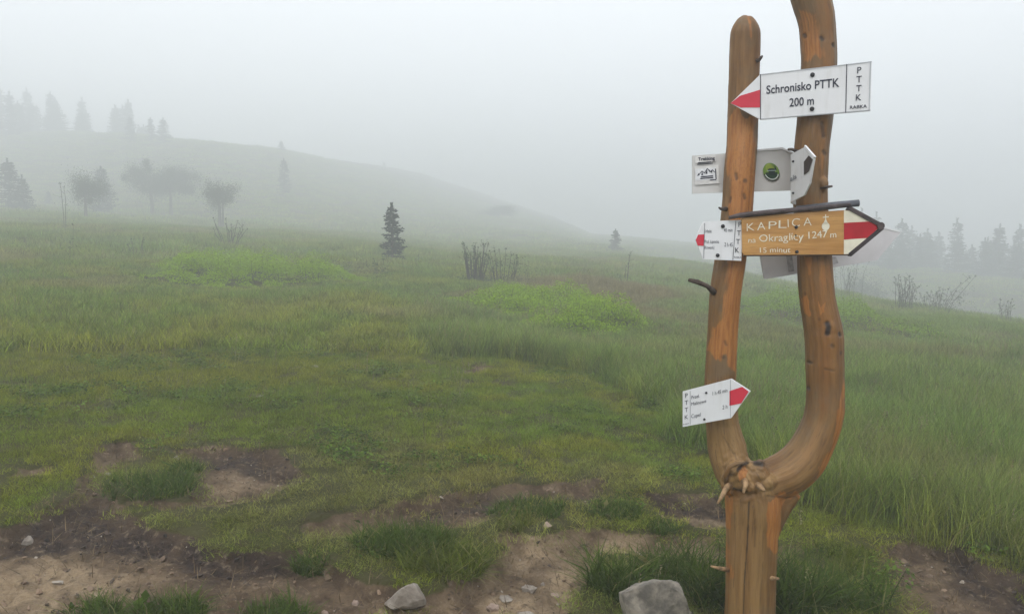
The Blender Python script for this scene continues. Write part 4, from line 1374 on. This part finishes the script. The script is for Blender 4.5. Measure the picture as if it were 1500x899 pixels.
class Sign:
    """flat board between four traced corners; u runs left to right, v bottom to top, w out of the face"""
    def __init__(s, name, tl, tr, br, bl, dl, dr, label, cat="trail sign", group="signs on the forked post", bend=None):
        s.c = [P(*bl, dl), P(*br, dr), P(*tr, dr), P(*tl, dl)]
        s.bend = bend
        n = np.cross(s.c[1] - s.c[0], s.c[3] - s.c[0])
        s.n = n / np.linalg.norm(n)
        if s.n[1] > 0: s.n = -s.n
        s.W = np.linalg.norm(s.c[1] - s.c[0])
        s.H = np.linalg.norm(s.c[3] - s.c[0])
        s.base = np.mean(s.c, 0)
        s.t = thing(name, s.base, label, cat, group)
    def m(s, u, v, w=0.0):
        p = (s.c[0] * (1 - u) + s.c[1] * u) * (1 - v) + (s.c[3] * (1 - u) + s.c[2] * u) * v
        if s.bend: w = w + s.bend(u, v)
        return p + s.n * w
    def part(s, name, mb, mat, smooth=False):
        return link(name, mb.mesh(name, mat, smooth, s.base), s.t)
    def slab(s, name, uv, w0, w1, mat):           # outline in (u,v), from w1 (front) to w0 (back)
        mb = MB().prism([s.m(u, v, w1) for u, v in uv], [s.m(u, v, w0) for u, v in uv])
        return s.part(name, mb, mat)
    def strip(s, name, us, vlo, vhi, w0, w1, mat):    # slab cut in columns so that it can bend
        mb = MB()
        k = len(us)
        V = [s.m(u, lo, w1) for u, lo in zip(us, vlo)] + [s.m(u, hi, w1) for u, hi in zip(us, vhi)] + [s.m(u, lo, w0) for u, lo in zip(us, vlo)] + [s.m(u, hi, w0) for u, hi in zip(us, vhi)]
        f = []
        for i in range(k - 1):
            f += [[i, i + 1, k + i + 1, k + i], [2 * k + i, 3 * k + i, 3 * k + i + 1, 2 * k + i + 1],
                  [i, 2 * k + i, 2 * k + i + 1, i + 1], [k + i, k + i + 1, 3 * k + i + 1, 3 * k + i]]
        f += [[0, k, 3 * k, 2 * k], [k - 1, 3 * k - 1, 4 * k - 1, 2 * k - 1]]
        return s.part(name, mb.add(V, f), mat)
    def text(s, mb, txt, u, v, hv, align='L', wu=None, bold=0.0, spacing=1.0, w=.0022, jit=0, seed=1, slope=0.):
        """cap height hv (share of the board's height); wu forces the width (share of its width)"""
        V, f = text_geo(txt, bold, spacing)
        if not len(V): return
        x0, x1 = V[:, 0].min(), V[:, 0].max()
        cap = .73
        sv = hv / cap
        su = (wu / (x1 - x0)) if wu else sv * s.H / s.W
        X = (V[:, 0] - x0) * su
        tot = (x1 - x0) * su
        X = X + u - {'L': 0, 'C': tot / 2, 'R': tot}[align]
        Yv = v + V[:, 1] * sv + (X - u) * slope
        if jit:
            Yv = Yv + (fbm(X * 14, X * 0, seed)) * jit
            X = X + fbm(V[:, 1] * 4 + X * 9, X * 2, seed + 1) * jit * .5
        mb.add([s.m(a, b, w) for a, b in zip(X, Yv)], f)
    def line(s, mb, u0, v0, u1, v1, t, w=.0022):  # thin printed rule
        du, dv = (u1 - u0) * s.W, (v1 - v0) * s.H
        l = math.hypot(du, dv)
        nu, nv = -dv / l * t / 2 / s.W, du / l * t / 2 / s.H
        mb.add([s.m(u0 - nu, v0 - nv, w), s.m(u1 - nu, v1 - nv, w), s.m(u1 + nu, v1 + nv, w), s.m(u0 + nu, v0 + nv, w)], [[0, 1, 2, 3]])
    def flat(s, mb, uv, w=.0016):
        mb.add([s.m(a, b, w) for a, b in uv], [list(range(len(uv)))])
    def bolt(s, u, v, r=.008, name="bolt", mat=None):
        mb = MB()
        c0, n = s.m(u, v, .0), s.n
        mb.tube([c0, c0 + n * .004, c0 + n * .0065, c0 + n * .0075], [r, r, r * .75, r * .25], 12)
        return s.part(name, mb, mat or MAT_BOLT)

# 1 -- the big white sign at the top
s1 = Sign("trail_sign", (1114, 109), (1277, 90), (1275, 162.5), (1114, 175.5), 3.075, 2.955, "large white arrow sign reading Schronisko PTTK 200 m, at the top")
tip = (-.285, .425)
s1.slab("panel", [(0, 0), (1, 0), (1, 1), (0, 1), tip], -.012, 0, MAT_WHITE)
mb = MB(); s1.flat(mb, [(-.003, .27), (-.003, .66), (-.195, .57), tip, (-.185, .305)]); s1.part("red_arrow", mb, MAT_RED)
mb = MB()
s1.line(mb, 0, .0, 0, 1., .003); s1.line(mb, .782, .0, .782, 1., .003)
s1.text(mb, "Schronisko PTTK", .055, .555, .185, wu=.665, bold=.014)
s1.text(mb, "200 m", .27, .23, .185, wu=.225, bold=.014)
for k, ch in enumerate("PTTK"):
    s1.text(mb, ch, .893, .785 - .185 * k, .135, 'C', bold=.004)
s1.text(mb, "RABKA", .893, .07, .068, 'C', wu=.15, bold=.012)
s1.part("lettering", mb, MAT_INK)
mb = MB()
s1.line(mb, .0, .012, 1., .012, .003); s1.line(mb, .0, .988, 1., .988, .003); s1.line(mb, .988, 0, .988, 1, .003)
s1.part("border_line", mb, plain_mat("border_grey", (.42, .43, .46), .5))
s1.bolt(.478, .86, .0085); s1.bolt(.478, .14, .0085)

# 2 -- back of a sign behind the left limb, with stickers
s2 = Sign("trail_sign", (1014.5, 228), (1146, 219), (1160, 279), (1014.5, 283.5), 3.215, 3.20, "grey back of a sign behind the left limb, with a round green sticker")
s2.slab("panel", [(0, 0), (1.02, 0), (1.1, .62), (1.145, .80), (1.0, 1.0), (0, 1)], -.016, -.005, MAT_BACK)
mb = MB(); s2.slab("top_edge", [(.66, 1.0), (1.0, 1.0), (1.145, .80), (1.155, .84), (1.005, 1.05), (.66, 1.04)], -.012, .002, MAT_WHITE)
mb = MB(); s2.flat(mb, [(.03, .80), (.255, .82), (.255, .98), (.03, .96)], .0006); s2.flat(mb, [(.025, .22), (.28, .24), (.28, .72), (.025, .70)], .0006); s2.part("sticker", mb, plain_mat("clear_sticker", (.66, .65, .635), .3))
mb = MB(); s2.flat(mb, [(.03, .33), (.25, .345), (.25, .66), (.03, .64)], .0012); s2.part("sticker", mb, plain_mat("white_sticker", (.70, .71, .73), .35))
mb = MB()
s2.text(mb, "Trekking", .06, .855, .085, wu=.185, bold=.03, slope=.02)
s2.line(mb, .06, .80, .20, .805, .0035); s2.line(mb, .05, .755, .22, .765, .003)
s2.flat(mb, [(.045, .455), (.075, .475), (.065, .53)], .002)
for (a, b_) in (((.09, .47), (.10, .57)), ((.135, .50), (.155, .62)), ((.165, .60), (.185, .53)), ((.19, .58), (.205, .50))):
    s2.flat(mb, [a, (a[0] + .022, a[1]), b_], .002)
s2.line(mb, .07, .50, .10, .58, .003); s2.line(mb, .10, .58, .125, .52, .003); s2.line(mb, .125, .52, .158, .64, .003); s2.line(mb, .158, .64, .19, .54, .003); s2.line(mb, .19, .54, .21, .60, .003); s2.line(mb, .21, .60, .235, .53, .003)
s2.line(mb, .085, .43, .215, .44, .0045); s2.line(mb, .08, .385, .215, .395, .0045); s2.line(mb, .245, .35, .245, .62, .0045); s2.line(mb, .18, .335, .245, .34, .004)
s2.part("lettering", mb, MAT_INK)
def disc(s, u, v, r, w, a0=0, a1=360, r_in=0.0, n=32):
    out = [(u + r * math.cos(rad(a)) / s.W, v + r * math.sin(rad(a)) / s.H) for a in np.linspace(a0, a1, n)]
    inn = [(u + r_in * math.cos(rad(a)) / s.W, v + r_in * math.sin(rad(a)) / s.H) for a in np.linspace(a0, a1, n)]
    mb = MB()
    V = [s.m(a, b, w) for a, b in out] + [s.m(a, b, w) for a, b in inn]
    mb.add(V, [[i, i + 1, n + i + 1, n + i] for i in range(n - 1)])
    return mb
cu_, cv_ = .83, .47
rs = .0345
st = s2.part("round_sticker", disc(s2, cu_, cv_, rs, .0008), plain_mat("sticker_green", (.17, .29, .045), .4, .2, 40))
st['label'] = "round green sticker with a dark hut emblem"
def sub(name, mb, mat):
    o = link(name, mb.mesh(name, mat, False, s2.base), st)
    return o
sub("emblem", disc(s2, cu_, cv_ - .01, rs * .74, .0014, 180, 360), plain_mat("sticker_dark_green", (.018, .050, .025), .4, .2, 40))
sub("emblem", disc(s2, cu_ - .01, cv_ + .095, rs * .50, .0013, 0, 360), plain_mat("sticker_lime", (.30, .38, .06), .4, .2, 40))
sub("rim", disc(s2, cu_, cv_, rs * .99, .0020, 190, 350, rs * .90), plain_mat("sticker_black", (.02, .03, .025), .4))
sub("rim", disc(s2, cu_, cv_, rs * .88, .0020, 200, 340, rs * .76), plain_mat("sticker_white", (.62, .66, .62), .4))
mb = MB()
s2.flat(mb, [(cu_ - .030, cv_ - .085), (cu_ + .038, cv_ - .085), (cu_ + .038, cv_ + .03), (cu_ - .030, cv_ + .03)], .0024)
s2.flat(mb, [(cu_ - .044, cv_ + .03), (cu_ + .050, cv_ + .03), (cu_ + .028, cv_ + .085), (cu_ - .020, cv_ + .085)], .0024)
s2.flat(mb, [(cu_ + .036, cv_ + .04), (cu_ + .062, cv_ + .04), (cu_ + .049, cv_ + .165)], .0024)
sub("emblem", mb, plain_mat("sticker_hut", (.014, .030, .022), .4))
mb = MB(); s2.line(mb, cu_ - .044, cv_ + .032, cu_ + .050, cv_ + .032, .0022, .0030); sub("emblem", mb, plain_mat("sticker_roof_line", (.35, .45, .42), .4))

# 3 -- bent sign on the left flank of the right limb
s3 = Sign("trail_sign", (1147, 232), (1178, 216), (1178, 286), (1147, 302), 3.10, 2.93, "small bent white sign with a black arrow, on the right limb", bend=lambda u, v: -.075 * max(0, (.42 - u) / .42) ** 2)
us = np.linspace(-.08, 1.0, 15)
us = np.concatenate([us, [1.12, 1.24, 1.42]])
vlo = [0] * 15 + [.09, .18, .63]
vhi = [1.0 - .06 * max(0, .3 - u) for u in us[:15]] + [.90, .81, .67]
s3.strip("panel", us, vlo, vhi, -.006, 0, MAT_WHITE2)
mb = MB(); s3.flat(mb, [(1.00, .42), (1.22, .44), (1.39, .65), (1.22, .78), (1.0, .70)], .0016); s3.part("black_arrow", mb, MAT_BLACK)
mb = MB(); s3.text(mb, "Hala", .18, .43, .11, wu=.50, bold=.01); s3.part("lettering", mb, MAT_INK2)
s3.slab("bright_edge", [(1.0, 1.0), (1.42, .67), (1.46, .69), (1.02, 1.04)], -.006, .001, MAT_WHITE)
s3.bolt(.52, .82, .0045); s3.bolt(.52, .16, .0045)

# 4 -- the carved wooden board
def board_mat():
    m, n, b = new_mat("varnished_board")
    tc = n.nodes.new('ShaderNodeTexCoord')
    mp = n.nodes.new('ShaderNodeMapping')
    mp.inputs['Scale'].default_value = (2.2, 6, 26)
    mp.inputs['Rotation'].default_value = (0, rad(4), 0)
    L(n, tc.outputs['Object'], mp.inputs['Vector'])
    g1 = noise(n, mp.outputs[0], 1.6, 6, .6)
    g2 = noise(n, mp.outputs[0], 8, 5, .6)
    c = mixc(n, ramp(n, g1, .32, .68), (.36, .170, .040), (.53, .285, .085))
    c = mixc(n, math_(n, 'MULTIPLY', ramp(n, g2, .56, .72), .55), c, (.24, .110, .030))
    L(n, c, b.inputs['Base Color'])
    b.inputs['Roughness'].default_value = .38
    bump(n, b, g2, .25, .003)
    return m
MAT_BOARD = board_mat()
s4 = Sign("wooden_sign", (1086.5, 317), (1236, 308), (1236, 372.5), (1087.5, 373.5), 3.02, 2.985, "varnished wooden arrow board carved KAPLICA na Okraglicy 1247 m", "wooden sign")
TIP4 = (1.365, .605)
s4.slab("board", [(.015, 0), (1.0, 0), (1.075, .0), TIP4, (1.075, .98), (1.0, 1), (0, 1), (0, .06)], -.026, 0, MAT_BOARD)
mb = MB(); s4.flat(mb, [(1.0, .005), (1.07, .005), (1.355, .60), (1.07, .975), (1.0, .995)], .0012); s4.part("white_field", mb, MAT_CREAM)
mb = MB(); s4.flat(mb, [(1.0, .335), (1.235, .36), (1.345, .60), (1.245, .72), (1.0, .715)], .0020); s4.part("red_arrow", mb, MAT_RED2)
mb = MB()
for k, (ch, u) in enumerate(zip("KAPLICA", (.045, .150, .262, .360, .450, .492, .605))):
    s4.text(mb, ch, u, .62 + .012 * k, .205, bold=-.008, wu=None if ch == 'I' else .078, jit=.025, seed=k)
s4.text(mb, "na", .060, .310, .150, wu=.075, bold=-.004, jit=.03, seed=11)
s4.text(mb, "Okraglicy", .170, .335, .190, wu=.435, bold=-.002, jit=.03, seed=12, slope=.04)
s4.text(mb, "1247", .655, .385, .175, wu=.185, bold=.0, jit=.03, seed=13, slope=.03)
s4.text(mb, "m", .868, .385, .150, wu=.058, bold=.0, jit=.03, seed=14)
s4.text(mb, "15 minut", .175, .055, .135, wu=.300, bold=.0, jit=.03, seed=15, slope=.02)
s4.part("lettering", mb, MAT_CREAM)
mb = disc(s4, .822, .655, .0145, .0024)
s4.line(mb, .822, .70, .822, .93, .0035); s4.line(mb, .795, .865, .852, .87, .0035); s4.flat(mb, [(.796, .70), (.848, .70), (.826, .82), (.818, .82)], .0024)
s4.part("cross_emblem", mb, MAT_CREAM)
s4.bolt(.535, .665, .0065); s4.bolt(.54, .07, .0065); s4.bolt(.53, .47, .0030)
# weathered half-round batten nailed along the top, round pole behind its right end
mb = MB()
pts = [(-.13, .985, .006), (-.02, 1.03, .006), (.25, 1.055, .004), (.55, 1.075, .004), (.85, 1.095, .004), (1.06, 1.11, .002)]
mb.tube([s4.m(*p) for p in pts], [.007, .010, .011, .010, .010, .008], 8)
s4.part("top_batten", mb, MAT_WEATH, True)
mb = MB(); mb.tube([s4.m(*p) for p in [(.55, 1.11, -.012), (.9, 1.135, -.012), (1.155, 1.14, -.012)]], [.010, .012, .0135], 10); s4.part("roof_pole", mb, plain_mat("grey_pole", (.085, .090, .105), .6, .3, 30, .3), True)
def batten(name, a, b_, wd, mat):
    A, B = s4.m(*a), s4.m(*b_)
    d = (B - A) / np.linalg.norm(B - A)
    q = np.cross(d, s4.n)
    fr = [A - q * wd / 2 + s4.n * .006, B - q * wd / 2 + s4.n * .006, B + q * wd / 2 + s4.n * .006, A + q * wd / 2 + s4.n * .006]
    bk = [p - s4.n * .036 for p in fr]
    return s4.part(name, MB().prism(fr, bk), mat)
batten("edge_batten", (1.050, 1.045), (1.378, .60), .015, MAT_WEATH)
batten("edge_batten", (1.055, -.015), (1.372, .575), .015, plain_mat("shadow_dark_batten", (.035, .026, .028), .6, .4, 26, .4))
mb = MB(); mb.tube([s4.m(1.352, .615, .009), s4.m(1.352, .615, -.031)], [.014, .014], 12); s4.part("nose_block", mb, MAT_WEATH)
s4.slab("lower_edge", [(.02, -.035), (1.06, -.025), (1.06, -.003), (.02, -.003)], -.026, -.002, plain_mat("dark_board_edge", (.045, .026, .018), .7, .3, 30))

# 5 -- small white sign on the left limb, arrow to the left
s5 = Sign("trail_sign", (1030.5, 324.5), (1087.5, 322), (1086, 382), (1029.5, 379.5), 3.035, 3.03, "small white arrow sign pointing left beside the wooden board")
TIP5 = (-.205, .52)
s5.slab("panel", [(0, 0), (1, 0), (1, 1), (0, 1), (-.105, .80), TIP5, (-.10, .26)], -.006, 0, MAT_WHITE)
mb = MB(); s5.flat(mb, [(.012, .355), (.025, .66), (-.13, .655), (-.195, .51), (-.14, .36)]); s5.part("red_arrow", mb, MAT_RED)
mb = MB()
s5.text(mb, "Hala", .06, .70, .095, wu=.15); s5.text(mb, "45 min", .53, .715, .095, wu=.22)
s5.text(mb, "Przł. Lipnicka", .04, .43, .085, wu=.37); s5.text(mb, "(Krowiarki)", .03, .275, .085, wu=.26); s5.text(mb, "2 h 45", .55, .345, .105, wu=.21)
s5.line(mb, .02, .02, .03, .96, .0018); s5.line(mb, .775, .01, .83, .985, .0020)
for k, ch in enumerate("PTTK"):
    s5.text(mb, ch, .935 - .018 * k, .83 - .21 * k, .13, 'C', bold=0)
s5.text(mb, "RABKA", .90, .06, .05, 'C', wu=.19)
s5.part("lettering", mb, MAT_INK)
s5.bolt(.50, .86, .0075); s5.bolt(.38, .115, .0075)

# 6 -- pale back of a sign behind the right limb, its arrow to the right
s6 = Sign("trail_sign", (1112, 366), (1283, 333), (1285, 381), (1120, 409), 3.19, 3.22, "pale back of an arrow sign sticking out behind the wooden board")
s6.slab("panel", [(0, 0), (1, 0), (1.21, .70), (1.03, .98), (0, 1)], -.010, 0, plain_mat("pale_sign_back", (.56, .545, .56), .5, .07, 10))
mb = MB(); s6.flat(mb, [(.215, .10), (.265, .10), (.265, .75), (.215, .75)]); s6.flat(mb, [(.60, .1), (.655, .12), (.64, .32), (.60, .34)]); s6.flat(mb, [(.735, .34), (.75, .34), (.75, .5), (.735, .5)]); s6.part("smudge", mb, plain_mat("grey_smudge", (.36, .35, .36), .6, .25, 60))
s6.slab("bright_edge", [(1.03, .98), (1.21, .70), (1.225, .72), (1.04, 1.02)], -.012, .002, MAT_WHITE)

# 7 -- lower white sign on the left limb, arrow to the right
s7 = Sign("trail_sign", (1000, 573), (1071, 554.5), (1071, 612), (1000, 625), 3.08, 2.965, "low white arrow sign reading Malinowe and Cupel, above the fork")
TIP7 = (1.375, .575)
s7.slab("panel", [(0, 0), (1, 0), TIP7, (1, 1), (0, 1)], -.006, 0, MAT_WHITE)
mb = MB(); s7.flat(mb, [(.97, .325), (1.20, .325), (1.345, .575), (1.22, .73), (.97, .70)]); s7.part("red_arrow", mb, MAT_RED)
mb = MB()
for k, ch in enumerate("PTTK"):
    s7.text(mb, ch, .085, .80 - .20 * k, .13, 'C', bold=.0)
s7.text(mb, "Przeł.", .19, .725, .095, wu=.17); s7.text(mb, "Malinowe", .19, .545, .095, wu=.31); s7.text(mb, "Cupel", .185, .205, .105, wu=.20)
s7.text(mb, "1 h 45 min", .93, .69, .105, 'R', wu=.30); s7.text(mb, "2 h", .93, .27, .105, 'R', wu=.10)
s7.line(mb, .165, .03, .165, .96, .0014); s7.line(mb, .99, .02, .99, .98, .0012); s7.text(mb, "RABKA", .08, .05, .04, 'C', wu=.13)
s7.part("lettering", mb, MAT_INK)
s7.bolt(.50, .80, .0045); s7.bolt(.46, .10, .0045)
